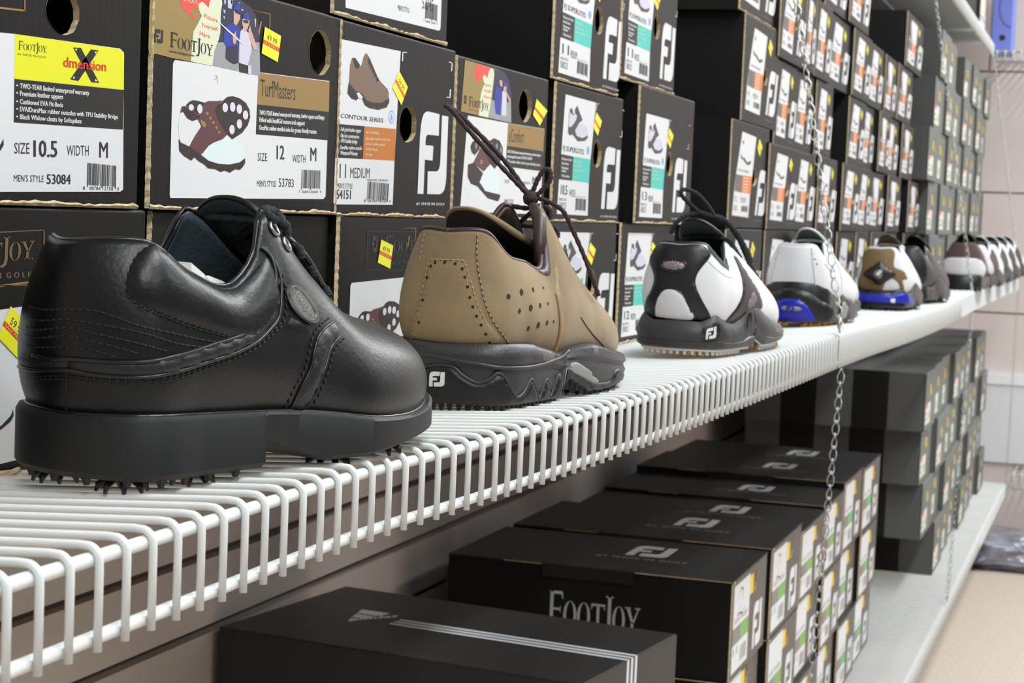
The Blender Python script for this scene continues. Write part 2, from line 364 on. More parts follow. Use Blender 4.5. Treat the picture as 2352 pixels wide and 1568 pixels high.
  ('P', 'promo_sticker', 'red_bubble',3,[(0.0264,0.1121),(0.0586,0.1148),(0.0611,0.1123),(0.059,0.1078),(0.0529,0.1102),(0.0477,0.1093),(0.047,0.1056),(0.0369,0.1051),(0.0435,0.101),(0.043,0.0995),(0.0412,0.1005),(0.0319,0.1035),(0.0278,0.1058)]),
  ('P', 'promo_sticker', 'cream',4,[(0.0604,0.1139),(0.0724,0.1153),(0.0738,0.1121),(0.0723,0.1066),(0.0724,0.0961),(0.0708,0.0922),(0.0663,0.0859),(0.0644,0.0776),(0.0402,0.0777),(0.0422,0.0935),(0.0482,0.0996),(0.051,0.1027),(0.0479,0.1051),(0.0466,0.1083),(0.05,0.1099),(0.0529,0.1099),(0.0584,0.1078),(0.0589,0.1098)]),
  ('P', 'promo_sticker', 'photo_dark',3,[(0.0724,0.1153),(0.086,0.117),(0.0961,0.1165),(0.1073,0.1141),(0.1141,0.1105),(0.1178,0.1059),(0.1198,0.0957),(0.0703,0.0908),(0.0724,0.0961),(0.0723,0.1066)]),
  ('P', 'promo_sticker', 'photo_grey',3,[(0.0696,0.091),(0.1201,0.0958),(0.1223,0.077),(0.0645,0.0777),(0.0663,0.0859)]),
  ('P', 'promo_sticker', 'foliage_light',4,[(0.0799,0.1146),(0.0855,0.115),(0.0851,0.1103),(0.0806,0.1104)]),
  ('P', 'promo_sticker', 'foliage_light',4,[(0.0753,0.1089),(0.0777,0.1089),(0.0773,0.1068),(0.0759,0.1073)]),
  ('P', 'promo_sticker', 'foliage_light',4,[(0.0965,0.1117),(0.099,0.1117),(0.0984,0.1107),(0.097,0.1111)]),
  ('P', 'promo_sticker', 'foliage_light',4,[(0.0835,0.1159),(0.086,0.1159),(0.0856,0.1127),(0.0842,0.1131)]),
  ('P', 'promo_sticker', 'foliage_light',4,[(0.0756,0.114),(0.078,0.1141),(0.0776,0.1117),(0.0762,0.1121)]),
  ('P', 'promo_sticker', 'foliage_light',4,[(0.0924,0.1149),(0.095,0.115),(0.0944,0.1143),(0.0929,0.1147)]),
  ('P', 'promo_sticker', 'foliage_light',4,[(0.0755,0.1055),(0.0773,0.1054),(0.0768,0.1037),(0.0761,0.1042)]),
  ('P', 'promo_sticker', 'foliage_light',4,[(0.113,0.1083),(0.1149,0.1082),(0.1146,0.1035),(0.1138,0.104)]),
  ('P', 'promo_sticker', 'blue_shirt',5,[(0.0786,0.1007),(0.0868,0.1031),(0.0933,0.1012),(0.096,0.0991),(0.0946,0.0903),(0.0945,0.0819),(0.0895,0.0807),(0.0838,0.0815),(0.0793,0.0831),(0.0796,0.0894),(0.0764,0.0914),(0.0766,0.0971)]),
  ('P', 'promo_sticker', 'navy',6,[(0.0796,0.0894),(0.0942,0.0914),(0.0945,0.0819),(0.0895,0.0807),(0.0838,0.0815),(0.0793,0.0831)]),
  ('P', 'promo_sticker', 'skin',6,[(0.0871,0.1097),(0.0947,0.1091),(0.0952,0.1063),(0.0925,0.1034),(0.0907,0.1018),(0.0875,0.1031)]),
  ('P', 'promo_sticker', 'blue_shirt',7,[(0.0864,0.1099),(0.0875,0.1126),(0.0918,0.1143),(0.0951,0.1132),(0.0956,0.1107),(0.0927,0.1098),(0.0889,0.1105)]),
  ('P', 'promo_sticker', 'ink',8,[(0.0883,0.11),(0.0953,0.1098),(0.0951,0.1083),(0.089,0.1088)]),
  ('P', 'promo_sticker', 'shirt_white',6,[(0.096,0.0994),(0.0991,0.1012),(0.1083,0.099),(0.1102,0.0904),(0.1062,0.0815),(0.1004,0.0812),(0.0955,0.0823),(0.0951,0.0933)]),
  ('P', 'promo_sticker', 'ink',6,[(0.0952,0.0819),(0.1068,0.0814),(0.1071,0.077),(0.0964,0.0771)]),
  ('P', 'promo_sticker', 'shirt_white',6,[(0.1068,0.0815),(0.1104,0.0821),(0.1108,0.0769),(0.1071,0.077)]),
  ('P', 'promo_sticker', 'skin',7,[(0.0981,0.1066),(0.1065,0.1067),(0.106,0.104),(0.103,0.0999),(0.0998,0.1001),(0.0976,0.104)]),
  ('P', 'promo_sticker', 'blue_shirt',8,[(0.0981,0.1066),(0.0986,0.109),(0.1023,0.1106),(0.1056,0.1098),(0.1071,0.1071),(0.1013,0.107)]),
  ('P', 'promo_sticker', 'ink',9,[(0.0988,0.106),(0.1052,0.1063),(0.1047,0.1047),(0.0995,0.1045)]),
  ('P', 'promo_sticker', 'skin',7,[(0.1055,0.1013),(0.1077,0.1039),(0.1085,0.1016),(0.1109,0.0993),(0.1166,0.093),(0.1174,0.0911),(0.1128,0.0909),(0.1065,0.0973)]),
  ('P', 'promo_sticker', 'skin',7,[(0.0867,0.0953),(0.0903,0.0991),(0.0908,0.0963),(0.0918,0.0941),(0.0901,0.0916),(0.0876,0.0919)]),
  ('P', 'promo_sticker', 'cream',9,[(0.0717,0.1014),(0.0809,0.0987),(0.0905,0.096),(0.0996,0.0928),(0.099,0.0923),(0.0899,0.095),(0.0803,0.0978),(0.0715,0.1008)]),
  ('T', 'promo_sticker', 'red_bubble',6, 'Picture',(0.0537,0.1021),(0.069,0.1011),(0.0535,0.1043), 'n'),
  ('T', 'promo_sticker', 'red_bubble',6, 'Yourself',(0.0507,0.0971),(0.0693,0.0966),(0.0506,0.0993), 'n'),
  ('T', 'promo_sticker', 'red_bubble',6, 'Here',(0.0492,0.0925),(0.0605,0.0918),(0.0491,0.0947), 'n'),
  ('T', 'promo_sticker', 'cream',6, '& YOU!',(0.0299,0.1082),(0.0445,0.1081),(0.0298,0.1101), 'b'),
  ('T', 'promo_sticker', 'ink',6, '|fj',(0.0011,0.0838),(0.0105,0.0841),(0.001,0.0907), 'n'),
  ('T', 'promo_sticker', 'ink',6, '|footjoy',(0.0171,0.0833),(0.0638,0.0828),(0.017,0.0909), 'n'),
  ('T', 'promo_sticker', 'ink',6, 'www.footjoy.com',(0.017,0.0804),(0.0438,0.0805),(0.0169,0.0818), 'b'),
  ('P', 'printed_text', 'gold',1,[(0.1113,0.113),(0.1321,0.1133),(0.1321,0.1131),(0.1113,0.1127)]),
  ('P', 'printed_text', 'gold',1,[(0.121,0.1077),(0.1227,0.1076),(0.1201,0.1005),(0.1196,0.099),(0.1184,0.1015)]),
  ('P', 'printed_text', 'gold',1,[(0.1137,0.113),(0.1332,0.1132),(0.1332,0.1128),(0.1137,0.1126)]),
  ('P', 'printed_text', 'gold',1,[(0.1322,0.1131),(0.1334,0.1132),(0.1334,0.104),(0.1325,0.1039)]),
  ('P', 'price_sticker', 'yellow',8,[(0.126,0.1051),(0.1474,0.1021),(0.1441,0.0867),(0.1228,0.0898)]),
  ('P', 'price_sticker', 'red',9,[(0.1245,0.0979),(0.1459,0.0948),(0.1454,0.0925),(0.124,0.0956)]),
  ('T', 'price_sticker', 'ink',9, '49.99',(0.1289,0.0981),(0.1417,0.0962),(0.1296,0.1015), 'n'),
  ('T', 'price_sticker', 'salmon',10, 'SALE PRICE',(0.1256,0.0958),(0.1439,0.0931),(0.1259,0.0972), 'n'),
  ('P', 'pencil_mark', 'grey_line',2,[(0.0676,0.0725),(0.0693,0.0731),(0.0711,0.072),(0.071,0.0684),(0.0705,0.0683),(0.0704,0.0715),(0.0687,0.0722)]),
  ('P', 'pencil_mark', 'grey_line',2,[(0.0669,0.0705),(0.0708,0.0716),(0.0708,0.0713),(0.0672,0.0702)]),
  ('H',(0.2034,0.0979),0.0162,0.0135),
 ],
 'contour': [
  ('P', 'label_panel', 'white',1,[(0.0014,0.1096),(0.0999,0.1116),(0.0958,0.0398),(0.0951,0.0078),(-0.0013,0.0065),(-0.0032,0.0076),(-0.0025,0.0358),(-0.0012,0.0573)]),
  ('P', 'colour_band', 'black',2,[(-0.0012,0.0568),(0.0419,0.0578),(0.0413,0.0366),(-0.0022,0.0356)]),
  ('P', 'colour_band', 'orange',2,[(0.0419,0.0578),(0.0962,0.059),(0.096,0.0376),(0.0413,0.0366)]),
  ('T', 'printed_text', 'ink',3, 'CONTOUR SERIES',(0.0031,0.0609),(0.0731,0.0619),(0.0034,0.0637), 'b'),
  ('T', 'printed_text', 'white',3, '-Full grain leather upper',(0.0031,0.0527),(0.0366,0.0534),(0.0031,0.0552), 'b'),
  ('T', 'printed_text', 'white',3, '-Slip-last construction',(0.0034,0.0488),(0.0337,0.0494),(0.0035,0.0512), 'b'),
  ('T', 'printed_text', 'white',3, '-TPU Stability bridge',(0.0037,0.0454),(0.0311,0.046),(0.0037,0.0479), 'b'),
  ('T', 'printed_text', 'white',3, ' DuraMax rubber outsole',(0.004,0.0413),(0.0388,0.0423),(0.0041,0.0437), 'b'),
  ('T', 'printed_text', 'white',3, '-Waterproof Warranty',(0.0043,0.0379),(0.0322,0.0385),(0.0043,0.0404), 'b'),
  ('T', 'printed_text', 'cream',3, 'soft, comfortable',(0.0443,0.0534),(0.0668,0.0538),(0.0443,0.0554), 'n'),
  ('T', 'printed_text', 'cream',3, 'lightweight, flexible performance',(0.0446,0.0492),(0.0873,0.0505),(0.0447,0.0511), 'n'),
  ('T', 'printed_text', 'cream',3, 'mid-foot stability, support',(0.0449,0.0459),(0.0781,0.0467),(0.045,0.0478), 'n'),
  ('T', 'printed_text', 'cream',3, 'durable, flexible',(0.0452,0.0426),(0.0652,0.0427),(0.0453,0.0445), 'n'),
  ('T', 'printed_text', 'cream',3, 'two years',(0.0455,0.0393),(0.0571,0.039),(0.0456,0.0412), 'n'),
  ('T', 'printed_text', 'ink',3, '11',(0.0048,0.0233),(0.0149,0.0235),(0.0045,0.0323), 'n'),
  ('T', 'printed_text', 'ink',3, 'MEDIUM',(0.0214,0.0237),(0.0533,0.0245),(0.0213,0.0305), 'n'),
  ('T', 'printed_text', 'ink',3, "MEN'S STYLE",(0.0009,0.0166),(0.0258,0.017),(0.0011,0.0199), 'n'),
  ('T', 'printed_text', 'ink',3, '54151',(0.0008,0.01),(0.0237,0.0103),(0.0008,0.0159), 'b'),
  ('T', 'barcode', 'ink',4, '|bars',(0.0496,0.01),(0.0866,0.0097),(0.0505,0.0223), 'n'),
  ('T', 'printed_text', 'ink',3, '8  08784 98560  4',(0.0454,0.0087),(0.0912,0.0093),(0.0453,0.0106), 'n'),
  ('T', 'printed_text', 'ink',3, 'PLEASE DO NOT COVER BARCODE',(0.05,0.0226),(0.0853,0.0233),(0.0498,0.024), 'n'),
  ('T', 'brand_logo', 'white',2, '|fj',(0.14,0.0163),(0.197,0.0171),(0.1394,0.0745), 'n'),
  ('T', 'printed_text', 'white',2, '#1 SHOE IN GOLF',(0.1387,0.0085),(0.1954,0.009),(0.1386,0.0104), 'b'),
  ('P', 'printed_text', 'white',2,[(0.1026,0.1115),(0.1114,0.1121),(0.1114,0.1115),(0.1043,0.1111)]),
  ('P', 'printed_text', 'white',2,[(0.1026,0.1115),(0.1045,0.1116),(0.1046,0.1054),(0.1027,0.1052)]),
  ('P', 'printed_text', 'white',2,[(0.1936,0.113),(0.2011,0.1133),(0.2012,0.1127),(0.1937,0.1124)]),
  ('P', 'printed_text', 'white',2,[(0.1993,0.1132),(0.2011,0.1133),(0.2006,0.1069),(0.1987,0.1067)]),
  ('P', 'printed_text', 'white',2,[(0.1976,0.0935),(0.1998,0.0937),(0.1995,0.0875),(0.1973,0.0873)]),
  ('P', 'printed_text', 'white',2,[(0.1911,0.0876),(0.1995,0.0879),(0.1995,0.0872),(0.1911,0.087)]),
  ('P', 'shoe_picture', 'brown_pic',3,[(0.0185,0.0998),(0.0153,0.0951),(0.0145,0.0838),(0.0137,0.0785),(0.038,0.0765),(0.0447,0.0737),(0.0682,0.0741),(0.0815,0.0774),(0.0815,0.0818),(0.0788,0.0846),(0.0649,0.089),(0.0599,0.0918),(0.0468,0.1022),(0.0406,0.105),(0.0367,0.1023),(0.034,0.0968),(0.031,0.0951),(0.0257,0.0932),(0.0216,0.095),(0.0199,0.0987)]),
  ('P', 'shoe_picture', 'ink',4,[(0.0185,0.0997),(0.0234,0.1),(0.0313,0.0963),(0.0301,0.0943),(0.0257,0.0934),(0.022,0.095),(0.0203,0.0987)]),
  ('P', 'shoe_picture', 'ink',4,[(0.0141,0.0838),(0.0128,0.0785),(0.0129,0.0767),(0.0193,0.074),(0.0274,0.0734),(0.03,0.075),(0.0363,0.0753),(0.0412,0.0713),(0.0487,0.07),(0.0638,0.0698),(0.078,0.0723),(0.0826,0.076),(0.0823,0.0789),(0.0682,0.0746),(0.0531,0.0739),(0.0437,0.0747),(0.036,0.0784),(0.0251,0.0794),(0.0186,0.0821)]),
  ('P', 'shoe_picture', 'pale',5,[(0.027,0.0783),(0.0315,0.0786),(0.0376,0.0761),(0.0363,0.0752),(0.03,0.0753)]),
  ('P', 'shoe_picture', 'ink',5,[(0.0437,0.1014),(0.0459,0.1016),(0.0489,0.0995),(0.0454,0.0971)]),
  ('P', 'shoe_picture', 'ink',5,[(0.0474,0.0988),(0.0497,0.099),(0.0527,0.0969),(0.0488,0.0948)]),
  ('P', 'shoe_picture', 'ink',5,[(0.0512,0.0962),(0.0535,0.0964),(0.0565,0.0943),(0.0522,0.0925)]),
  ('P', 'shoe_picture', 'ink',5,[(0.055,0.0935),(0.0573,0.0937),(0.0603,0.0916),(0.0555,0.0902)]),
  ('P', 'shoe_picture', 'ink',5,[(0.0588,0.0909),(0.0611,0.0911),(0.0642,0.089),(0.059,0.0878)]),
  ('E', 'brand_logo', 'lightblue',2,(0.0874,0.0665),0.0054,0.0044),
  ('E', 'brand_logo', 'white',3,(0.0874,0.0665),0.0044,0.0035),
  ('P', 'brand_logo', 'lightblue',4,[(0.0871,0.0692),(0.0899,0.0657),(0.0876,0.0637),(0.085,0.0654)]),
  ('P', 'price_sticker', 'yellow',8,[(0.0979,0.098),(0.1145,0.0886),(0.104,0.0756),(0.0871,0.0859)]),
  ('P', 'price_sticker', 'red',9,[(0.0928,0.0923),(0.1096,0.0825),(0.108,0.0805),(0.0911,0.0905)]),
  ('T', 'price_sticker', 'ink',9, '59.99',(0.0966,0.0909),(0.1067,0.0851),(0.099,0.0936), 'n'),
  ('T', 'price_sticker', 'salmon',10, 'SALE PRICE',(0.0926,0.0901),(0.1071,0.0815),(0.0936,0.0912), 'n'),
  ('H',(0.1183,0.0634),0.0159,0.0123),
 ],
 'ecomfort': [
  ('P', 'label_panel', 'white',1,[(0.0276,0.0771),(0.1237,0.0769),(0.2194,0.0778),(0.2186,0.0416),(0.2179,0.0054),(0.0189,0.0048),(0.0184,0.006)]),
  ('P', 'colour_band', 'gold',2,[(0.1227,0.0767),(0.2201,0.0775),(0.2185,0.059),(0.1215,0.0589)]),
  ('P', 'colour_band', 'black',2,[(0.1215,0.0589),(0.2185,0.0589),(0.219,0.0418),(0.1209,0.0423)]),
  ('T', 'printed_text', 'ink',3, 'eComfort',(0.1265,0.0623),(0.165,0.063),(0.1256,0.0731), 'n'),
  ('T', 'printed_text', 'white',3, 'ONE-YEAR limited waterproof warranty, premium uppers',(0.1229,0.0534),(0.2119,0.054),(0.1228,0.0559), 'b'),
  ('T', 'printed_text', 'white',3, 'interchangeable footbeds CUSTOM COMFORT',(0.1234,0.0496),(0.1895,0.05),(0.1233,0.052), 'b'),
  ('T', 'printed_text', 'white',3, 'TPU outsoles rubber soles for greens friendly traction',(0.1239,0.0458),(0.2117,0.0458),(0.1238,0.0482), 'b'),
  ('P', 'shoe_picture', 'plum_dark',3,[(0.0356,0.0541),(0.0397,0.058),(0.0486,0.0599),(0.0578,0.0598),(0.0567,0.0533),(0.0463,0.0482),(0.0388,0.05)]),
  ('P', 'shoe_picture', 'plum',3,[(0.0541,0.0596),(0.0709,0.0598),(0.0822,0.0613),(0.0738,0.0516),(0.0825,0.0426),(0.068,0.0365),(0.0433,0.0423),(0.0551,0.0514),(0.0601,0.0559)]),
  ('P', 'shoe_picture', 'plum_dark',4,[(0.0712,0.0577),(0.0784,0.0605),(0.0897,0.0633),(0.1035,0.0618),(0.1121,0.0565),(0.1112,0.0481),(0.0935,0.0395),(0.0824,0.0432),(0.07,0.0514)]),
  ('E', 'shoe_picture', 'spotgrey',5,(0.0846,0.0574),0.003,0.0025),
  ('E', 'shoe_picture', 'spotgrey',5,(0.0966,0.0573),0.0031,0.0025),
  ('E', 'shoe_picture', 'spotgrey',5,(0.1073,0.055),0.0032,0.0025),
  ('E', 'shoe_picture', 'spotgrey',5,(0.0976,0.0457),0.0031,0.0025),
  ('E', 'shoe_picture', 'spotgrey',5,(0.0482,0.0553),0.0029,0.0025),
  ('P', 'shoe_picture', 'pale',4,[(0.068,0.0365),(0.0825,0.0426),(0.0935,0.0392),(0.105,0.0339),(0.1087,0.0277),(0.1047,0.0199),(0.0735,0.0217),(0.0596,0.0282)]),
  ('P', 'shoe_picture', 'plum_dark',3,[(0.0317,0.0407),(0.0451,0.0424),(0.0682,0.0346),(0.0597,0.0275),(0.0773,0.0218),(0.1046,0.0206),(0.1108,0.0188),(0.1054,0.0142),(0.0799,0.0162),(0.0544,0.0249),(0.0397,0.0264),(0.0319,0.0316)]),
  ('E', 'shoe_picture', 'gold',5,(0.0619,0.0437),0.0034,0.0021),
  ('T', 'printed_text', 'ink',3, 'SIZE',(0.1199,0.0293),(0.1316,0.0295),(0.1196,0.0318), 'n'),
  ('T', 'printed_text', 'ink',3, '12',(0.1459,0.031),(0.1564,0.031),(0.1456,0.0365), 'b'),
  ('T', 'printed_text', 'ink',3, 'WIDTH',(0.1683,0.0296),(0.1877,0.0299),(0.168,0.0316), 'n'),
  ('T', 'printed_text', 'ink',3, 'M',(0.1921,0.0303),(0.2021,0.0302),(0.1917,0.0367), 'b'),
  ('T', 'printed_text', 'ink',3, "MEN'S STYLE",(0.1212,0.0131),(0.1449,0.0133),(0.1208,0.0165), 'n'),
  ('T', 'barcode', 'ink',4, '|bars',(0.181,0.0098),(0.2069,0.0098),(0.1818,0.0223), 'n'),
  ('P', 'promo_sticker', 'promo_gold',2,[(0.0169,0.1175),(0.0851,0.117),(0.1087,0.1162),(0.1193,0.1117),(0.1268,0.1008),(0.1301,0.0776),(0.0744,0.0782),(0.0121,0.0791),(0.0141,0.0953)]),
  ('P', 'promo_sticker', 'red_bubble',3,[(0.0402,0.117),(0.0727,0.1168),(0.0705,0.1114),(0.067,0.1086),(0.0594,0.1101),(0.057,0.1063),(0.0488,0.1059),(0.0501,0.1027),(0.0455,0.1023),(0.0415,0.1053),(0.0391,0.1075)]),
  ('P', 'promo_sticker', 'cream',4,[(0.0746,0.1164),(0.0814,0.116),(0.0841,0.1125),(0.0813,0.1005),(0.0787,0.0904),(0.0735,0.0782),(0.0516,0.0784),(0.0526,0.0885),(0.0554,0.0967),(0.0611,0.1032),(0.0573,0.1084),(0.0612,0.1103),(0.068,0.1081),(0.0703,0.1126)]),
  ('P', 'promo_sticker', 'photo_dark',3,[(0.0842,0.1166),(0.1087,0.1162),(0.1193,0.1117),(0.1268,0.1008),(0.1276,0.0938),(0.0804,0.0923),(0.0819,0.1036)]),
  ('P', 'promo_sticker', 'photo_grey',3,[(0.0803,0.0926),(0.1276,0.0941),(0.1301,0.0776),(0.0744,0.0782)]),
  ('P', 'promo_sticker', 'blue_shirt',5,[(0.0877,0.1035),(0.1005,0.1026),(0.1051,0.0973),(0.103,0.082),(0.0912,0.0825),(0.0873,0.091)]),
  ('P', 'promo_sticker', 'shirt_white',5,[(0.1046,0.101),(0.1156,0.1012),(0.1169,0.0822),(0.105,0.0821)]),
  ('P', 'promo_sticker', 'skin',6,[(0.0967,0.1092),(0.1036,0.1091),(0.1043,0.1041),(0.0983,0.1049)]),
  ('P', 'promo_sticker', 'skin',6,[(0.1081,0.1051),(0.1151,0.105),(0.1137,0.1004),(0.1066,0.1012)]),
  ('P', 'promo_sticker', 'blue_shirt',6,[(0.1068,0.1075),(0.1157,0.1082),(0.1181,0.1055),(0.1061,0.1052)]),
  ('P', 'promo_sticker', 'skin',6,[(0.1156,0.1012),(0.1264,0.0956),(0.1259,0.0917),(0.117,0.0981)]),
  ('T', 'promo_sticker', 'red_bubble',6, 'Picture',(0.0603,0.1019),(0.0773,0.1022),(0.0601,0.1041), 'n'),
  ('T', 'promo_sticker', 'red_bubble',6, 'Yourself',(0.0609,0.0974),(0.0778,0.0976),(0.0606,0.0995), 'n'),
  ('T', 'promo_sticker', 'red_bubble',6, 'Here',(0.0614,0.0928),(0.0784,0.0929),(0.0612,0.095), 'n'),
  ('T', 'promo_sticker', 'ink',6, '|fj',(0.0178,0.0855),(0.0232,0.085),(0.0177,0.0917), 'n'),
  ('T', 'promo_sticker', 'ink',6, '|footjoy',(0.0286,0.0845),(0.0734,0.0835),(0.0283,0.0916), 'n'),
  ('T', 'promo_sticker', 'ink',6, 'www.footjoy.com',(0.028,0.0814),(0.0516,0.0813),(0.0279,0.0823), 'n'),
  ('P', 'price_sticker', 'yellow',8,[(0.1937,0.1011),(0.2252,0.0934),(0.2055,0.0797),(0.1856,0.0875)]),
  ('P', 'price_sticker', 'red',9,[(0.1899,0.0947),(0.2159,0.0869),(0.2129,0.0849),(0.1886,0.0926)]),
  ('H',(0.1652,0.0938),0.0167,0.0134),
 ],
 'superlite': [
  ('P', 'label_panel', 'white',1,[(0.0295,0.1112),(0.128,0.1107),(0.1173,0.058),(0.1148,0.0358),(0.1155,0.0058),(0.0178,0.0063),(0.0201,0.0366),(0.0236,0.0589)]),
  ('P', 'colour_band', 'black',2,[(0.0223,0.0588),(0.0613,0.0581),(0.0604,0.0364),(0.0196,0.0366)]),
  ('P', 'colour_band', 'teal',2,[(0.0613,0.0583),(0.117,0.0578),(0.1145,0.0358),(0.0603,0.0367)]),
  ('T', 'printed_text', 'ink',3, 'FJ SUPERLITES',(0.0272,0.0622),(0.094,0.0613),(0.0276,0.0667), 'b'),
  ('E', 'brand_logo', 'lightblue',3,(0.1075,0.0656),0.0047,0.0038),
  ('T', 'printed_text', 'white',3, 'Waterproof leather',(0.0251,0.0539),(0.0572,0.0538),(0.0254,0.0561), 'b'),
  ('T', 'printed_text', 'white',3, 'Waterproof leather',(0.0257,0.05),(0.0481,0.0499),(0.0259,0.0522), 'b'),
  ('T', 'printed_text', 'white',3, 'Waterproof leather',(0.0263,0.0462),(0.0473,0.0458),(0.0265,0.0484), 'b'),
  ('T', 'printed_text', 'white',3, 'Waterproof leather',(0.0266,0.0435),(0.0408,0.0433),(0.0269,0.0456), 'b'),
  ('T', 'printed_text', 'white',3, 'Waterproof leather',(0.0273,0.0392),(0.0519,0.0389),(0.0275,0.0414), 'b'),
  ('T', 'printed_text', 'cream',3, 'soft, comfortable',(0.0629,0.0534),(0.0877,0.0536),(0.0629,0.0552), 'n'),
  ('T', 'printed_text', 'cream',3, 'soft, comfortable',(0.0635,0.0495),(0.09,0.0496),(0.0635,0.0512), 'n'),
  ('T', 'printed_text', 'cream',3, 'soft, comfortable',(0.0641,0.0454),(0.0993,0.0458),(0.0641,0.0471), 'n'),
  ('T', 'printed_text', 'cream',3, 'soft, comfortable',(0.065,0.0392),(0.0736,0.0386),(0.065,0.0409), 'n'),
  ('T', 'brand_logo', 'white',2, '|fj',(0.1596,0.0128),(0.2193,0.0131),(0.1626,0.0723), 'n'),
  ('T', 'printed_text', 'white',2, '#1 SHOE IN GOLF',(0.1599,0.0051),(0.219,0.0048),(0.1596,0.0069), 'b'),
  ('T', 'size_text', 'ink',3, '|size',(0.0268,0.0236),(0.047,0.0235),(0.0267,0.0322), 'n'),
  ('T', 'size_text', 'ink',3, '|width',(0.0527,0.0223),(0.0723,0.0223),(0.0523,0.0287), 'n'),
  ('T', 'printed_text', 'ink',3, "MEN'S STYLE",(0.0228,0.018),(0.0459,0.0179),(0.0224,0.0204), 'n'),
  ('T', 'printed_text', 'ink',3, '58023',(0.0227,0.011),(0.045,0.0108),(0.0224,0.0169), 'n'),
  ('T', 'barcode', 'ink',4, '|bars',(0.0742,0.0098),(0.1085,0.0093),(0.0742,0.0214), 'n'),
  ('T', 'printed_text', 'ink',3, 'PLEASE DO NOT COVER BARCODE',(0.0732,0.0222),(0.1065,0.0223),(0.0731,0.023), 'n'),
  ('P', 'shoe_picture', 'pic_dark',3,[(0.0449,0.0998),(0.0517,0.1003),(0.0553,0.095),(0.0601,0.0965),(0.0596,0.1),(0.0666,0.104),(0.0713,0.1008),(0.0856,0.0921),(0.0732,0.0882),(0.066,0.0798),(0.0692,0.0776),(0.0866,0.0761),(0.1034,0.0806),(0.1054,0.077),(0.0956,0.0737),(0.0728,0.0722),(0.0639,0.0749),(0.0551,0.0776),(0.047,0.076),(0.0411,0.0784),(0.0417,0.084),(0.0418,0.0926)]),
  ('P', 'shoe_picture', 'lilac',4,[(0.0445,0.0967),(0.0554,0.0942),(0.0621,0.0966),(0.0672,0.0945),(0.0643,0.0908),(0.0527,0.0846),(0.0432,0.0833),(0.0418,0.0887)]),
  ('P', 'shoe_picture', 'lilac',4,[(0.0624,0.0812),(0.0707,0.0864),(0.0846,0.0892),(0.0995,0.0865),(0.1055,0.0819),(0.1008,0.0784),(0.0866,0.0759),(0.0693,0.0768)]),
  ('P', 'printed_text', 'white',2,[(0.1311,0.1105),(0.1393,0.1106),(0.1394,0.1101),(0.1333,0.11)]),
  ('P', 'printed_text', 'white',2,[(0.1311,0.1105),(0.1329,0.1105),(0.1297,0.1034),(0.1282,0.1033)]),
  ('P', 'printed_text', 'white',2,[(0.2219,0.1103),(0.2297,0.1102),(0.2298,0.1097),(0.222,0.1097)]),
  ('P', 'printed_text', 'white',2,[(0.224,0.0901),(0.2257,0.0902),(0.2257,0.0839),(0.2241,0.0838)]),
  ('P', 'printed_text', 'white',2,[(0.2156,0.0843),(0.2257,0.0843),(0.2258,0.0837),(0.2157,0.0837)]),
  ('P', 'price_sticker', 'yellow',8,[(0.129,0.1021),(0.1495,0.095),(0.137,0.0805),(0.1207,0.0877)]),
  ('P', 'price_sticker', 'red',9,[(0.1251,0.0953),(0.1436,0.0881),(0.1418,0.086),(0.1239,0.0931)]),
  ('H',(0.1397,0.0639),0.0142,0.0128),
 ],
 'contour_far': [
  ('P', 'label_panel', 'white',1,[(0.0637,0.1237),(0.1548,0.1212),(0.1393,0.0685),(0.1309,0.0451),(0.1258,0.0135),(0.0233,0.0155),(0.0289,0.0467),(0.0368,0.0686)]),
  ('P', 'colour_band', 'grey_text_block',2,[(0.037,0.0681),(0.0776,0.0676),(0.0749,0.0453),(0.0316,0.0466)]),
  ('P', 'colour_band', 'orange_far',2,[(0.0775,0.0679),(0.1382,0.0682),(0.1326,0.0451),(0.0748,0.0458)]),
  ('P', 'printed_text', 'spotgrey',3,[(0.0411,0.0666),(0.0714,0.0661),(0.0712,0.0648),(0.0408,0.0654)]),
  ('P', 'printed_text', 'spotgrey',3,[(0.0403,0.0631),(0.0712,0.0626),(0.071,0.0613),(0.0401,0.0618)]),
  ('P', 'printed_text', 'spotgrey',3,[(0.0396,0.0596),(0.071,0.059),(0.0708,0.0577),(0.0393,0.0583)]),
  ('P', 'printed_text', 'spotgrey',3,[(0.0388,0.0561),(0.0708,0.0555),(0.0705,0.0542),(0.0386,0.0548)]),
  ('P', 'printed_text', 'spotgrey',3,[(0.0381,0.0526),(0.0706,0.0519),(0.0703,0.0506),(0.0379,0.0513)]),
  ('P', 'printed_text', 'spotgrey',3,[(0.0373,0.0491),(0.0703,0.0484),(0.0701,0.0471),(0.0371,0.0478)]),
  ('P', 'printed_text', 'cream',3,[(0.0837,0.0655),(0.1173,0.0653),(0.117,0.0642),(0.0834,0.0644)]),
  ('P', 'printed_text', 'cream',3,[(0.0836,0.0614),(0.1161,0.0611),(0.1158,0.06),(0.0833,0.0603)]),
  ('P', 'printed_text', 'cream',3,[(0.0835,0.0573),(0.1149,0.0569),(0.1146,0.0558),(0.0832,0.0562)]),
  ('P', 'printed_text', 'cream',3,[(0.0834,0.0532),(0.1136,0.0527),(0.1134,0.0516),(0.0831,0.0521)]),
  ('P', 'printed_text', 'cream',3,[(0.0833,0.0491),(0.1124,0.0486),(0.1122,0.0475),(0.083,0.048)]),
  ('T', 'printed_text', 'spotgrey',3, 'CONTOUR SERIES',(0.0465,0.0729),(0.1156,0.0718),(0.0463,0.0758), 'b'),
  ('T', 'brand_logo', 'white',2, '|fj',(0.167,0.0172),(0.2334,0.0168),(0.1846,0.0795), 'n'),
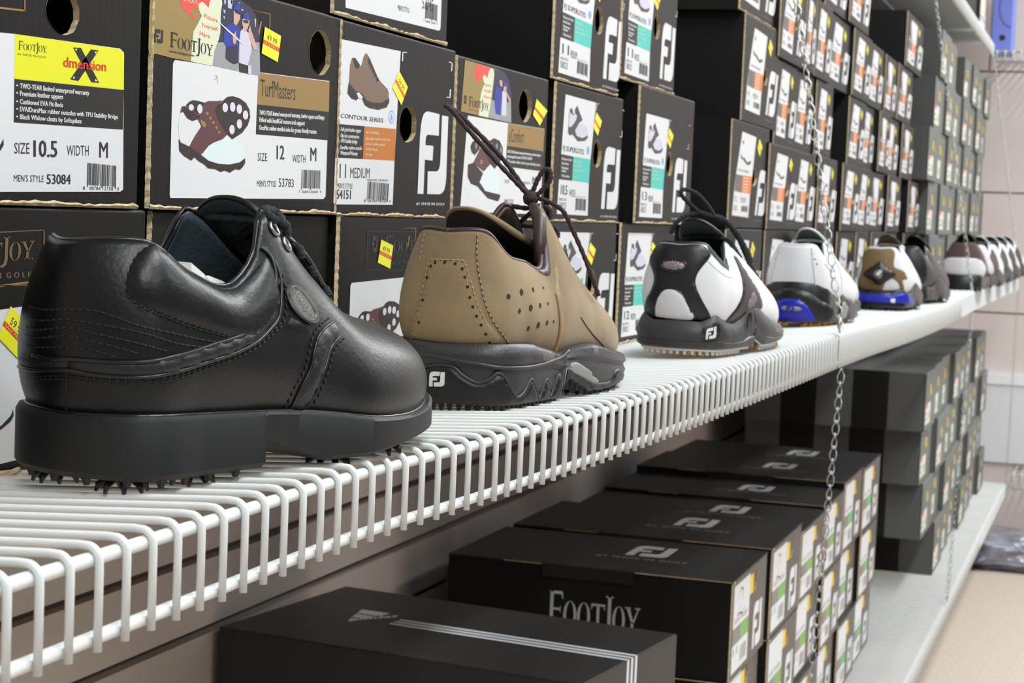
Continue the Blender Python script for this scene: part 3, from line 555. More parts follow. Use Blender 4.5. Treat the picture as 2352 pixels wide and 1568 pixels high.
  ('T', 'printed_text', 'spotgrey',2, '#1 SHOE IN GOLF',(0.1603,0.0091),(0.2202,0.0087),(0.1598,0.0113), 'n'),
  ('T', 'size_text', 'spotgrey',3, '|size',(0.0321,0.0336),(0.0491,0.0334),(0.032,0.0405), 'n'),
  ('T', 'size_text', 'spotgrey',3, '|width',(0.0725,0.0329),(0.1058,0.0325),(0.0724,0.0398), 'n'),
  ('T', 'printed_text', 'spotgrey',3, '58023',(0.0307,0.0219),(0.0536,0.0218),(0.0301,0.0288), 'n'),
  ('T', 'barcode', 'ink',4, '|bars',(0.0783,0.0206),(0.1185,0.0202),(0.079,0.0287), 'n'),
  ('P', 'shoe_picture', 'pic_dark',3,[(0.0598,0.0956),(0.0749,0.0898),(0.0828,0.0913),(0.1009,0.0856),(0.1272,0.0888),(0.1249,0.0844),(0.1046,0.0819),(0.0871,0.085),(0.0781,0.0878),(0.0626,0.0888)]),
  ('P', 'shoe_picture', 'pic_dark',3,[(0.0664,0.1129),(0.0748,0.1123),(0.0759,0.1076),(0.0703,0.1083)]),
  ('P', 'price_sticker', 'yellow',8,[(0.1745,0.1204),(0.1963,0.1103),(0.182,0.0966),(0.1629,0.1081)]),
  ('P', 'price_sticker', 'red',9,[(0.169,0.1146),(0.1896,0.1038),(0.1874,0.1018),(0.1673,0.1128)]),
  ('H',(0.154,0.0679),0.019,0.0121),
 ],
}
FACES2 = {
 'low_extra': [
  ('P', 'price_sticker', 'yellow',8,[(0.1138,0.0757),(0.1306,0.0651),(0.1202,0.0518),(0.1041,0.0624)]),
  ('P', 'price_sticker', 'red',9,[(0.1092,0.0694),(0.1257,0.0588),(0.1241,0.0568),(0.1077,0.0674)]),
  ('T', 'price_sticker', 'ink',9, '59.99',(0.1129,0.068),(0.1228,0.0616),(0.1151,0.0709), 'n'),
  ('T', 'price_sticker', 'salmon',10, 'SALE PRICE',(0.1091,0.067),(0.1232,0.0579),(0.11,0.0683), 'n'),
 ],
 'gold_mark': [
  ('T', 'gold_print', 'gold_dim',2, '|footjoy',(0.064,0.0944),(0.131,0.0967),(0.0644,0.1052), 'n'),
  ('T', 'gold_print', 'gold_dim',2, '# 1  S H O E  I N  G O L F',(0.0642,0.0882),(0.1297,0.0884),(0.0641,0.0907), 'b'),
  ('P', 'gold_print', 'gold_dim',2,[(0.0596,0.1076),(0.1401,0.11),(0.1401,0.1096),(0.0596,0.1071)]),
  ('P', 'gold_print', 'gold_dim',2,[(0.0602,0.0856),(0.1406,0.085),(0.1406,0.0846),(0.0602,0.0851)]),
  ('P', 'gold_print', 'gold_dim',2,[(0.1391,0.11),(0.1401,0.11),(0.1406,0.0848),(0.1396,0.0848)]),
  ('P', 'gold_print', 'gold_dim',2,[(0.0596,0.1076),(0.0605,0.1076),(0.0607,0.0856),(0.0598,0.0856)]),
 ],
 'dark_extra': [
  ('T', 'gold_print', 'gold_dark',2, '|fj',(0.0545,0.0966),(0.0639,0.0965),(0.0549,0.1076), 'n'),
  ('T', 'gold_print', 'gold_dark',2, '|footjoy',(0.0756,0.0967),(0.1646,0.0953),(0.0761,0.1076), 'n'),
  ('T', 'gold_print', 'gold_dark',2, '#1 SHOE IN GOLF',(0.0646,0.088),(0.1519,0.0878),(0.0644,0.0905), 'b'),
  ('P', 'gold_print', 'gold_dark',2,[(0.0468,0.1107),(0.1837,0.1106),(0.1837,0.1102),(0.0469,0.1103)]),
  ('P', 'gold_print', 'gold_dark',2,[(0.0448,0.0853),(0.1865,0.0831),(0.1866,0.0827),(0.0448,0.085)]),
  ('P', 'gold_print', 'gold_dark',2,[(0.0468,0.1107),(0.0478,0.1107),(0.0462,0.0852),(0.0452,0.0852)]),
  ('P', 'price_sticker', 'yellow',8,[(0.07,0.105),(0.0915,0.1009),(0.0874,0.0852),(0.0652,0.0897)]),
  ('P', 'price_sticker', 'red',9,[(0.0677,0.0978),(0.0896,0.0935),(0.089,0.0911),(0.067,0.0955)]),
  ('T', 'price_sticker', 'ink',9, '49.99',(0.0723,0.0977),(0.0854,0.0951),(0.0733,0.1011), 'n'),
  ('T', 'price_sticker', 'salmon',10, 'SALE PRICE',(0.0687,0.0956),(0.0875,0.0918),(0.0691,0.097), 'n'),
 ],
}
# ---------------------------------------------------------------- shoe boxes
M_box = mat('black_printed_card', srgb(14,13,13), 0.45, 0.2, bump=(55, 0.02, 'X'))
M_boxside = mat('black_card_side', srgb(15,14,14), 0.55, 0.3)
M_kraft = mat('raw_kraft_edge', srgb(176,152,112), 0.85, var=(220, 0.8, srgb(214,200,168)), bump=(500, .6))
M_inside = mat('box_inside', srgb(92,78,58), 0.9)
M_greycard = mat('grey_card', srgb(84,84,82), 0.6, 0.4)
M_greyfront = mat('grey_green_card', srgb(104,110,105), 0.5, 0.5)
PAL = dict(white=srgb(220,221,224), yellow_band=srgb(226,226,20), black=srgb(14,13,13), ink=srgb(34,32,32), red=srgb(214,50,34),
    gold=srgb(150,118,66), promo_gold=srgb(152,128,72), cream=srgb(218,222,192), red_bubble=srgb(232,78,66), salmon=srgb(250,190,120),
    photo_dark=srgb(40,42,70), photo_grey=srgb(150,154,158), foliage_light=srgb(188,196,214), blue_shirt=srgb(34,52,160), navy=srgb(30,34,66),
    skin=srgb(206,164,150), shirt_white=srgb(206,204,222), plum=srgb(92,54,58), plum_dark=srgb(40,30,32), pale=srgb(216,230,232),
    spotwhite=srgb(218,214,226), spotgrey=srgb(128,124,124), grey_line=srgb(160,160,162), orange=srgb(196,112,30), orange_far=srgb(222,120,60),
    teal=srgb(70,196,184), lightblue=srgb(120,168,222), lilac=srgb(206,202,220), pic_dark=srgb(62,60,62), brown_pic=srgb(122,98,84),
    yellow=srgb(240,238,40), grey_text_block=srgb(88,82,78), gold_dim=srgb(112,92,60), gold_dark=srgb(52,44,34), green=srgb(120,170,78), green_far=srgb(110,176,110),
    lid_mark=srgb(172,170,168), label_cream=srgb(226,226,210), red_flag=srgb(204,62,58), amber=srgb(238,200,40))
def pmat(c): return mat('print_'+c, PAL[c], 0.38 if c in ('white','yellow','pale') else 0.45, 0.45)
# text -> flat triangles, cached, in a unit box (0..1 wide, 0..1 cap height)
_txt = {}
def text_geo(s, bold=False):
    key = (s, bold)
    if key in _txt: return _txt[key]
    cu = bpy.data.curves.new('t', 'FONT'); cu.body = s; cu.size = 1; cu.resolution_u = 2; cu.fill_mode = 'FRONT'
    o = bpy.data.objects.new('t', cu); me = o.to_mesh()
    v = [(p.co.x, p.co.y) for p in me.vertices]; f = [tuple(p.vertices) for p in me.polygons]
    o.to_mesh_clear(); bpy.data.objects.remove(o); bpy.data.curves.remove(cu)
    x0 = min(p[0] for p in v); x1 = max(p[0] for p in v); cap = 0.70
    v = [((x-x0)/(x1-x0), y/cap) for x, y in v]
    _txt[key] = (v, f); return _txt[key]
def poly_tris(loops):
    """one outer loop and holes -> (verts, tris)"""
    vs = []; es = []
    for lp in loops:
        o = len(vs); n = len(lp); vs += [Vector(p) for p in lp]; es += [(o+i, o+(i+1) % n) for i in range(n)]
    r = delaunay_2d_cdt(vs, es, [], 1, 1e-7)
    def hole(x, y):
        for b in loops[1:]:
            c = False
            for i in range(len(b)):
                (x1, y1), (x2, y2) = b[i], b[i-1]
                if (y1 > y) != (y2 > y) and x < (x2-x1)*(y-y1)/(y2-y1)+x1: c = not c
            if c: return True
        return False
    P = r[0]
    return [(p.x, p.y) for p in P], [tuple(f) for f in r[2] if not (len(loops) > 1 and hole(sum(P[i].x for i in f)/len(f), sum(P[i].y for i in f)/len(f)))]
FJ_F = [(.01,0),(.03,.70),(.05,.82),(.08,.90),(.13,.96),(.20,.99),(.28,1),(.68,.985),(.68,.72),(.30,.72),(.25,.705),(.225,.66),(.22,.59),(.50,.59),(.49,.41),(.22,.415),(.21,0)]
FJ_J = [(.77,.975),(1,.97),(.995,.2),(.98,.12),(.94,.055),(.86,.015),(.77,0),(.34,0),(.335,.275),(.64,.28),(.70,.295),(.74,.33),(.765,.40)]
def ring(cx, cy, rx, ry, th, n=20):
    o = [(cx+rx*math.cos(2*math.pi*k/n), cy+ry*math.sin(2*math.pi*k/n)) for k in range(n)]
    i = [(cx+(rx-th)*math.cos(2*math.pi*k/n), cy+(ry-th*.45)*math.sin(2*math.pi*k/n)) for k in range(n)]
    return o+i, [(k, (k+1) % n, n+(k+1) % n, n+k) for k in range(n)]
def wordmark():
    v = []; f = []
    def q(*p):
        o = len(v); v.extend(p); f.append(tuple(range(o, o+len(p))))
    def serif(x, y, w): q((x-w, y-.02), (x+w, y-.02), (x+w, y+.02), (x-w, y+.02))
    q((.035,0),(.07,0),(.07,1),(.035,1)); q((.07,.95),(.17,.95),(.175,.80),(.165,.80),(.155,.92),(.07,.92)) ; q((.07,.95),(.17,.95),(.17,1),(.02,1)); q((.07,.48),(.145,.48),(.145,.54),(.07,.54)); q((.145,.42),(.152,.42),(.152,.6),(.145,.6)); serif(.052,.02,.04)
    for cx in (.255, .405):
        a, b = ring(cx, .37, .072, .39, .03); o = len(v); v.extend(a); f.extend([tuple(o+i for i in t) for t in b])
    q((.545,0),(.575,0),(.575,.72),(.545,.72)); q((.485,.70),(.635,.70),(.635,.76),(.485,.76)); q((.485,.60),(.493,.60),(.50,.70),(.485,.70)); q((.627,.70),(.62,.70),(.627,.60),(.635,.60)); serif(.56,.02,.035)
    q((.665,.10),(.70,.05),(.70,1),(.665,1)); q((.665,.10),(.70,.05),(.685,-.18),(.655,-.10)); q((.685,-.18),(.655,-.10),(.615,-.2),(.615,-.25),(.65,-.26)); serif(.682,.98,.04)
    a, b = ring(.785, .37, .068, .39, .029); o = len(v); v.extend(a); f.extend([tuple(o+i for i in t) for t in b])
    q((.865,.74),(.90,.74),(.945,.36),(.925,.32)); q((.99,.74),(1.0,.74),(.945,.30),(.93,.34)); q((.915,0),(.945,0),(.945,.36),(.918,.36)); serif(.93,.02,.035); serif(.88,.74,.03); serif(.985,.74,.028)
    q((.985,-.02),(1.0,-.02),(1.0,.05),(.985,.05))
    return v, f
WM = wordmark()
def bars(seed):
    rnd = random.Random(seed); v = []; f = []; x = 0.0
    while x < 1:
        wd = rnd.choice((.012,.012,.022,.032)); o = len(v); x2 = min(1, x+wd); y0 = 0 if (x < .04 or x > .94 or .47 < x < .52) else .08
        v += [(x,y0),(x2,y0),(x2,1),(x,1)]; f.append((o,o+1,o+2,o+3)); x = x2+rnd.choice((.012,.014,.024,.03))
    return v, f
EPS = 0.00005
class Face:
    """collects flat prints on the end of a box: a runs right, b runs up; (ax, ay) maps them into the box"""
    def __init__(s, fmap): s.parts = {}; s.fmap = fmap; s.holes = []
    def put(s, part, col, lay, v, f):
        mb = s.parts.setdefault(part, MB()); mb.add([s.fmap(a, b, lay*EPS) for a, b in v], f, pmat(col))
    def text(s, part, col, lay, txt, bl, br, tl, st='n', size=None, width=None):
        if txt == '|size': txt = size or '12'; st = 'b'
        elif txt == '|width': txt = width or 'MEDIUM'
        if txt == '|footjoy': v, f = WM
        elif txt == '|bars': v, f = bars(int(abs(bl[0]*99991)) % 977)
        elif txt == '|fj':
            for lp in (FJ_F, FJ_J):
                v, f = poly_tris([lp]); s.text2(part, col, lay, v, f, bl, br, tl)
            return
        else: v, f = text_geo(txt, st == 'b')
        if st == 'b' and txt[0] != '|':
            d = min(.06, .10*max(abs(tl[1]-bl[1]), abs(tl[0]-bl[0]))/max(1e-6, math.hypot(br[0]-bl[0], br[1]-bl[1])))
            for k in (0, .5): s.text2(part, col, lay+.25*k, [(x*(1-d)+d*k, y) for x, y in v], f, bl, br, tl)
            lay += .25; v = [(x*(1-d)+d, y) for x, y in v]
        s.text2(part, col, lay, v, f, bl, br, tl)
    def text2(s, part, col, lay, v, f, bl, br, tl):
        ex = (br[0]-bl[0], br[1]-bl[1]); ey = (tl[0]-bl[0], tl[1]-bl[1])
        s.put(part, col, lay, [(bl[0]+x*ex[0]+y*ey[0], bl[1]+x*ex[1]+y*ey[1]) for x, y in v], f)
    def items(s, its, size=None, width=None, skip=(), sticker=True):
        for it in its:
            if it[0] == 'H': s.holes.append(it[1:]); continue
            if it[1] in skip: continue
            if it[0] == 'P':
                v, f = poly_tris([it[4]]); s.put(it[1], it[2], it[3], v, f)
            elif it[0] == 'E':
                c, rx, ry = it[4:]; n = 20
                v = [(c[0]+rx*math.cos(2*math.pi*k/n), c[1]+ry*math.sin(2*math.pi*k/n)) for k in range(n)]
                s.put(it[1], it[2], it[3], v, [tuple(range(n))])
            else: s.text(it[1], it[2], it[3], it[4], it[5], it[6], it[7], it[8], size, width)
    def rect(s, part, col, lay, a0, b0, a1, b1): s.put(part, col, lay, [(a0,b0),(a1,b0),(a1,b1),(a0,b1)], [(0,1,2,3)])
    def build(s, parent):
        for nm, mb in s.parts.items(): mb.build(nm, parent)
def box_shell(t, W, H, L, holes, mside, mfront, kraft='full', seed=0, bands=None):
    """tray and end flap of a flip-top box; origin at the lower front corner, nearest the camera"""
    rnd = random.Random(seed)
    mb = MB(); e = .002
    v = [(0,0,0),(W,0,0),(W,L,0),(0,L,0),(0,0,H),(W,0,H),(W,L,H),(0,L,H)]
    v = [(x, y+.0015, z) for x, y, z in v]
    mb.add(v, [(0,3,2,1),(4,5,6,7),(1,2,6,5),(2,3,7,6)], mside)
    if bands:
        n = len(bands)
        for k, bm_ in enumerate(bands):
            a, b = L*k/n, L*(k+1)/n; mb.add([(0,a+.0015,0),(0,a+.0015,H),(0,b+.0015,H),(0,b+.0015,0)], [(0,1,2,3)], bm_)
    else: mb.add(v, [(3,0,4,7)], mside)
    i = [(e if x == 0 else W-e, min(max(y, .003), L-.004), e if z == 0 else H-e) for x, y, z in v]
    mb.add(i, [(0,1,2,3),(4,7,6,5),(1,5,6,2),(2,6,7,3),(3,7,4,0)], M_inside)
    mb.build('box_body', t)
    # end flap with its finger hole
    mb = MB(); loops = [[(0,0),(W,0),(W,H-.002),(0,H-.002)]]; hl = []
    for (c, rx, ry) in holes:
        lp = [(c[0]+rx*math.cos(2*math.pi*k/28)*(1+rnd.uniform(-.05,.05)), min(H-.004, c[1]+ry*math.sin(2*math.pi*k/28)*(1+rnd.uniform(-.03,.03)))) for k in range(28)]
        if c[1] < H-.01: loops.append(lp); hl.append(lp)
    vv, ff = poly_tris(loops); mb.add([(a, 0, b) for a, b in vv], ff, mfront)
    n = 5; arc = [(.002-.002*math.cos(k/n*math.pi/2), H-.002+.002*math.sin(k/n*math.pi/2)) for k in range(n+1)]
    q = [(x, y, z) for (y, z) in arc for x in (0, W)]
    mb.add(q, [(2*k, 2*k+1, 2*k+3, 2*k+2) for k in range(n)], mfront)
    mb.build('end_flap', t)
    if hl:
        mb = MB()
        for lp in hl:
            k = len(lp); q = [(a, -.0002, b) for a, b in lp]+[(a+.0006, .0035, b) for a, b in lp]
            mb.add(q, [(i_, (i_+1) % k, k+(i_+1) % k, k+i_) for i_ in range(k)], M_kraft)
        mb.build('finger_hole', t)
    if kraft:
        e_ = 1.0 if kraft == 'full' else .45
        mb = MB(); k = 40
        q = []
        for j in range(k+1):
            z = H*j/k*.995; d = .0007*(j % 2)+rnd.uniform(0, .0004)
            q += [((-.0016-d*.4)*e_, .0010, z), (-.0003*e_, -.0004-d*e_, z), (.0008*e_, -.0004, z)]
        mb.add(q, [(3*j+i_, 3*j+i_+1, 3*j+i_+4, 3*j+i_+3) for j in range(k) for i_ in (0, 1)], M_kraft)
        q = []; k = 46 if kraft == 'full' else 0
        for j in range(k+1):
            x = W*j/max(k, 1); d = rnd.uniform(-.0012,.0012)*.5+.0006*math.sin(j*.45+seed)
            q += [(x, -.0008, .0017+d), (x, -.0015, .0008+d*.6), (x, -.0006, -.0004)]
        mb.add(q, [(3*j+i_, 3*j+3+i_, 3*j+4+i_, 3*j+1+i_) for j in range(k) for i_ in (0, 1)], M_kraft)
        mb.build('raw_edge', t)
def flip_box(label, x0, z0, yf, W, H, its, L=.36, size=None, width=None, extra=(), skip=(), kraft='full', group=None, seed=None, mfront=None):
    t = thing('shoe_box', label, 'shoe box', (x0, yf, z0), group=group)
    fc = Face(lambda a, b, d: (a, -d-.0001, b)); fc.items(its, size, width, skip)
    for e in extra: fc.items(e, size, width)
    box_shell(t, W, H, L, fc.holes, M_boxside, mfront or M_box, kraft, seed if seed is not None else int(x0*1000+z0*77))
    fc.build(t)
    return t
FA = dict(FACES); FA.update(FACES2)
YB = .47
def scaled(its, sx, sz):
    """the same design on a box of another size"""
    r = []
    g = lambda p: (p[0]*sx, p[1]*sz)
    for it in its:
        if it[0] == 'H': r.append(('H', g(it[1]), it[2]*sx, it[3]*sz))
        elif it[0] == 'P': r.append(it[:4]+([g(p) for p in it[4]],))
        elif it[0] == 'E': r.append(it[:4]+(g(it[4]), it[5]*sx, it[6]*sz))
        else: r.append(it[:5]+(g(it[5]), g(it[6]), g(it[7]), it[8]))
    return r
GM = 'black flip-top boxes on the middle shelf'
# bottom row, on the shelf
flip_box('bottom-row black box behind the black shoe heel, gold-framed lettering, 59.99 tag', .592, -.1262, YB, .2315, .1205, FA['dimension'], extra=(FA['low_extra'], FA['gold_mark']), group=GM)
flip_box('bottom-row black box mostly hidden by the black shoe, yellow label band showing past the laces', .836, -.1262, YB+.004, .2220, .1205, FA['dimension'], extra=(FA['gold_mark'],), group=GM)
flip_box('bottom-row black box, faint gold frame, yellow tag, between black and tan shoes', 1.066, -.1262, YB, .2340, .1205, [it for it in FA['turf'] if it[0] == 'H' or it[1] not in ('promo_sticker','price_sticker','pencil_mark')], extra=(FA['dark_extra'],), group=GM)
flip_box('bottom-row black box almost wholly hidden behind the tan shoe', 1.308, -.1262, YB, .196, .1205, scaled(FA['ecomfort'], .86, 1), group=GM)
flip_box('bottom-row black box with a teal label block, directly behind the toe of the tan shoe', 1.516, -.1262, YB, .222, .1205, FA['superlite'], size='11', group=GM)
flip_box('bottom-row black box with a teal label block, behind the heel of the black-and-white shoe', 1.755, -.1262, YB, .232, .1215, FA['superlite'], size='12', group=GM)
# second row
flip_box('second-row black box at the left edge with a yellow label band and big black X', .580, -.0050, YB, .2345, .1225, FA['dimension'], group=GM)
flip_box('second-row black box, gold promotional sticker, two-tone shoe picture, 49.99 tag', .826, -.0050, YB, .2320, .1225, FA['turf'], group=GM)
flip_box('second-row black box with a brown shoe picture above an orange block, large white logo', 1.0595, -.0055, YB, .2070, .1225, FA['contour'], group=GM)
flip_box('second-row black box, small gold promotional sticker, torn yellow tag, above the tan shoe', 1.270, -.0055, YB, .2260, .1200, FA['ecomfort'], group=GM)
flip_box('second-row black box with a teal label block reading 10.5 WIDE', 1.518, -.0055, YB, .2250, .1210, FA['superlite'], size='10.5', width='WIDE', group=GM)
flip_box('second-row black box with a teal label block reading 13 MEDIUM, taller than its neighbour', 1.783, -.0050, YB-.006, .2460, .1385, FA['superlite'], size='13', group=GM)
# third row
flip_box('third-row black box reading 57745, cut off by the top of the photo', 1.046, .1185, YB, .2000, .1225, [it for it in scaled(FA['turf'], .86, 1.0) if it[0] == 'H' or it[1] not in ('promo_sticker','price_sticker','pencil_mark') and not (it[0] == 'T' and it[4] in ('53783','TurfMasters'))]+[('T','printed_text','ink',3,'57745',(.150,.0205),(.171,.0207),(.150,.0290),'n')], group=GM)
flip_box('third-row black box, teal label block reading 11 MEDIUM, on top of the 10.5 one', 1.505, .1165, YB, .2130, .1225, FA['superlite'], size='11', group=GM)
flip_box('third-row black box, teal label block reading 11 WIDE, on top of the 13 one', 1.724, .1345, YB, .2260, .1225, FA['superlite'], size='11', width='WIDE', group=GM)
# far half of the middle shelf: black boxes with an orange block, then grey ones
S = .955
proto_w = None; proto_d = None
WF, HF = .2445, .1370
def dark_pic(its):
    out = []
    for it in its:
        if it[0] == 'P' and it[1] == 'shoe_picture': continue
        out.append(it)
    out.append(('P','shoe_picture','pic_dark',3,[(.030,.100),(.040,.118),(.052,.122),(.060,.105),(.072,.080),(.074,.070),(.060,.066),(.048,.078),(.036,.086)]))
    return out
ORD = ['first','second','third','fourth','fifth','sixth','seventh','eighth','ninth','tenth']
ROWN = ['bottom row','second row','third row','fourth row','fifth row']
ROWS = {
 0: (-.1342, -.0085, [(2.260,2.505),(2.515,2.75),(2.752,2.945),(2.95,3.15),(3.22,3.446),(3.45,3.64),(3.645,3.875),(3.88,4.11),(4.28,4.52)]),
 1: (-.0078, .1060, [(2.515,2.75),(2.752,2.945),(2.95,3.15),(3.22,3.446),(3.45,3.64),(3.645,3.875),(3.88,4.11),(4.28,4.52)]),
 2: (.1068, .2215, [(2.57,2.745),(2.75,2.92),(2.925,3.10),(3.278,3.50),(3.505,3.68),(3.685,3.86),(3.865,4.08),(4.10,4.333)]),
 3: (.2223, .3365, [(2.55,2.76),(2.765,2.86),(2.87,3.033),(3.04,3.277),(3.283,3.52),(3.525,3.74),(3.78,3.975),(3.98,4.25)]),
 4: (.3373, .4510, [(2.96,3.197),(3.20,3.454),(4.06,4.39)])}
GO = 'black boxes with an orange label block on the far half of the middle shelf'
proto_w = flip_box('black box, orange label block reading size 12, its dark side bordering the empty column', 2.270*S, -.0068, YB*S, WF, .1305, scaled(FA['contour_far'], 1, .1305/HF), size='12', group=GO, kraft='thin')
proto_d = flip_box('black box, orange label block, third row, directly above the size 12 box', 2.322*S, .1245, YB*S, .232, .1305, scaled(FA['contour_far'], .232/WF, .1305/HF), size='14', group=GO, kraft='thin')
pd2 = flip_box('farthest black box of the bottom row, orange label block and dark shoe picture', 4.28*S, -.1342, YB*S+.004, WF, .1305, scaled(dark_pic(FA['contour_far']), 1, .1305/HF), group=GO, kraft='thin')
pd2.scale = (.24*S/WF, 1, .1255/.1305)
flip_box('black box above the empty column, only its bottom edge showing at the photo top', 2.30*S, .2560, YB*S+.004, .24, .13, scaled(FA['contour_far'], .98, .95), group=GO)
for r, (z0, z1, cols) in ROWS.items():
    for k, (a, b) in enumerate(cols):
        if r == 0 and k == len(cols)-1: continue
        dark = (r in (1,2,3) and a > 3.6) or (r == 4 and a > 4) or (r == 0 and a > 3.6)
        a, b = a*S, b*S; p = pd2 if dark else proto_w
        lab = 'far black box, orange label block, %s up, %s from the empty column' % (ROWN[r], ORD[k])
        copy_tree(p, lab, (a, YB*S+random.uniform(-.004,.006), z0), ((b-a-.002)/WF, 1, (z1-z0)/.1305), GO)
# grey boxes
def grey_face(fc, W, H, flag='red_flag'):
    fc.rect('label_panel','label_cream',1, .012,.012,W*.52,H*.46); fc.rect('label_panel',flag,2, .020,H*.38,.055,H*.475)
    fc.rect('label_panel','white',2, .070,H*.40,W*.50,H*.455); fc.rect('printed_text','spotgrey',3, W*.36,.02,W*.44,H*.30)
    fc.rect('printed_text','grey_line',3, .018,.02,W*.25,.026); fc.rect('printed_text','grey_line',3, .018,.032,W*.25,.037)
    fc.rect('price_sticker','amber',2, W*.42,H*.58,W*.52,H*.76)
    fc.holes.append(((W*.62, H*.68), .012, .017))
def grey_box(label, x0, z0, yf, W, H, L=.385, group=None, bands=None):
    t = thing('shoe_box', label, 'shoe box', (x0, yf, z0), group=group)
    fc = Face(lambda a, b, d: (a, -d-.0001, b)); grey_face(fc, W, H)
    box_shell(t, W, H, L, fc.holes, M_greycard, M_greyfront, False, 5, bands or [M_greycard, M_boxside, M_greycard, M_boxside, M_greycard])
    fc.build(t); return t
GG = 'grey boxes at the far end of the middle shelf'
GR = [(-.1342,-.0120,4.347),(-.0112,.1120,4.320),(.1128,.2340,4.22),(.2348,.3580,4.36),(.3588,.4700,4.40)]
gp = None
for r, (z0, z1, xs) in enumerate(GR):
    x = xs; k = 0
    while x < 5.85:
        wd = .232+.012*((k*7+r*3) % 3)/2
        if r == 4 and (x > 4.75 and x < 5.1): x += wd+.002; k += 1; continue
        lab = 'grey box, red-flagged label, middle shelf, %s up, %s grey one along' % (ROWN[r], ORD[k])
        pos = (x, .423+.006*((k+r) % 2), z0)
        if gp is None:
            gp = grey_box(lab, *pos[:1], pos[2], pos[1], .24, .12, group=GG); gp.scale = (wd/.24, 1, (z1-z0)/.12)
        else: copy_tree(gp, lab, pos, (wd/.24, 1, (z1-z0)/.12), GG)
        x += wd+.002; k += 1

# ---------------------------------------------------------------- lidded boxes on the low shelf
M_lid = mat('black_lid_card', srgb(30,27,24), 0.45, 0.4)
def low_face(fc, W, H, col='green'):
    fc.rect('label_panel','white',1, .012,H*.36,W*.50,H*.93); fc.rect('colour_band','grey_text_block',2, .012,H*.36,W*.26,H*.52) if False else None
    fc.rect('colour_band','spotgrey',3, .012,H*.33,W*.27,H*.50); fc.rect('colour_band',col,3, W*.27,H*.33,W*.50,H*.50)
    fc.rect('label_panel','white',2, .012,H*.05,W*.50,H*.33); fc.rect('label_panel','white',2, .012,H*.50,W*.50,H*.93)
    fc.text('printed_text','spotgrey',3,'GOLF SHOES',(.02,H*.54),(W*.45,H*.54),(.02,H*.59),'b')
    fc.text('printed_text','spotgrey',3,'11',(.02,H*.22),(.045,H*.22),(.02,H*.30),'b'); fc.text('printed_text','grey_line',3,'|bars',(W*.28,H*.09),(W*.46,H*.09),(W*.28,H*.26))
    fc.text('brand_logo','white',2,'|fj',(W*.64,H*.08),(W*.90,H*.08),(W*.64,H*.56))
    fc.rect('price_sticker','amber',3, W*.50,H*.70,W*.60,H*.90)
    fc.holes.append(((W*.66, H*.80), .010, .014))
def pen_mark(fc, W, H):
    p = [(.035,H*.74),(.042,H*.82),(.055,H*.86),(.066,H*.82),(.064,H*.74),(.050,H*.66),(.036,H*.60),(.052,H*.61),(.068,H*.58),(.082,H*.63)]
    for a, b in zip(p, p[1:]):
        d = (.0022, .002); fc.put('pen_mark','pic_dark',4,[(a[0],a[1]),(b[0],b[1]),(b[0]+d[0],b[1]+d[1]),(a[0]+d[0],a[1]+d[1])],[(0,1,2,3)])
def lid_box(label, x0, z0, yf, W, H, L=.365, col='green', pen=False, side=None, group=None, lidmark=True, rz=0.0):
    t = thing('shoe_box', label, 'shoe box', (x0, yf, z0), rz, group=group)
    fc = Face(lambda a, b, d: (a, -d-.0001, b)); low_face(fc, W, H, col)
    if pen: pen_mark(fc, W, H)
    box_shell(t, W, H-.002, L, fc.holes, M_boxside, mat('black_end_card', srgb(70,64,60), .4, .5), 'thin', int(x0*100))
    fc.build(t)
    # hinged lid: a thin top sheet with worn edges and a tuck tab
    mb = MB(); mb.box((-.002, -.001, H-.002), (W+.001, L+.001, H), M_lid)
    q = []
    mb.box((-.0032, L*.34, H-.016), (-.001, L*.66, H-.0005), M_lid)
    mb.build('lid', t)
    mb = MB(); mb.box((-.0024, .0, H-.0014), (-.0012, L*.335, H-.0005), M_kraft); mb.box((-.0024, L*.665, H-.0014), (-.0012, L*.80, H-.0006), M_kraft)
    mb.box((-.002, -.0024, H-.0030), (.006, -.0006, H-.0006), M_kraft); mb.build('worn_edge', t)
    if lidmark:
        lf = Face(lambda a, b, d: (b, L-a, H+d+.0002))
        # a runs from the wall towards the aisle, b away along the shelf
        lf.text('lid_logo','lid_mark',1,'|fj',(L*.55,W*.47),(L*.70,W*.47),(L*.55,W*.80))
        lf.text('lid_print','spotgrey',1,'#1 SHOE IN GOLF',(L*.46,W*.36),(L*.79,W*.36),(L*.46,W*.41))
        lf.build(t)
    if side:
        sf = Face(lambda a, b, d: (-d-.0003, L-a, b)); side(sf, L, H); sf.build(t)
    return t
def fj_side(sf, L, H):
    sf.text('brand_wordmark','lid_mark',1,'|footjoy',(L*.36,H*.36),(L*.685,H*.36),(L*.36,H*.73)); sf.text('brand_wordmark','lid_mark',1,'G O L F',(L*.58,H*.17),(L*.68,H*.17),(L*.58,H*.22),'b')
GL = 'black lidded boxes on the low shelf'
LC = [(2.164,.226,.420),(2.418,.235,.418),(2.672,.228,.420),(2.908,.200,.420),(3.116,.222,.420),(3.345,.235,.418)]
TIER = ['bottom tier','middle tier','top tier']
for k, (x0, wd, yf) in enumerate(LC):
    for r in range(3):
        lab = 'black box, green label block, low shelf, %s, %s stack from the striped box' % (TIER[r], ORD[k])
        if r == 2 and k == 0: lab = 'black lidded box with white side lettering, right behind the striped box'
        lid_box(lab, x0+(.010 if (r == 1 and k == 2) else 0), -.8083+.1249*r, yf+(.0 if r == 2 else .006*((k+r) % 2)), wd, .1245 if r < 2 else (.1245,.1245,.108,.113,.1245,.121)[k], pen=(r == 2 and k in (0,1)), side=fj_side if k == 0 else None, group=GL, col='green' if k < 4 else 'green_far')
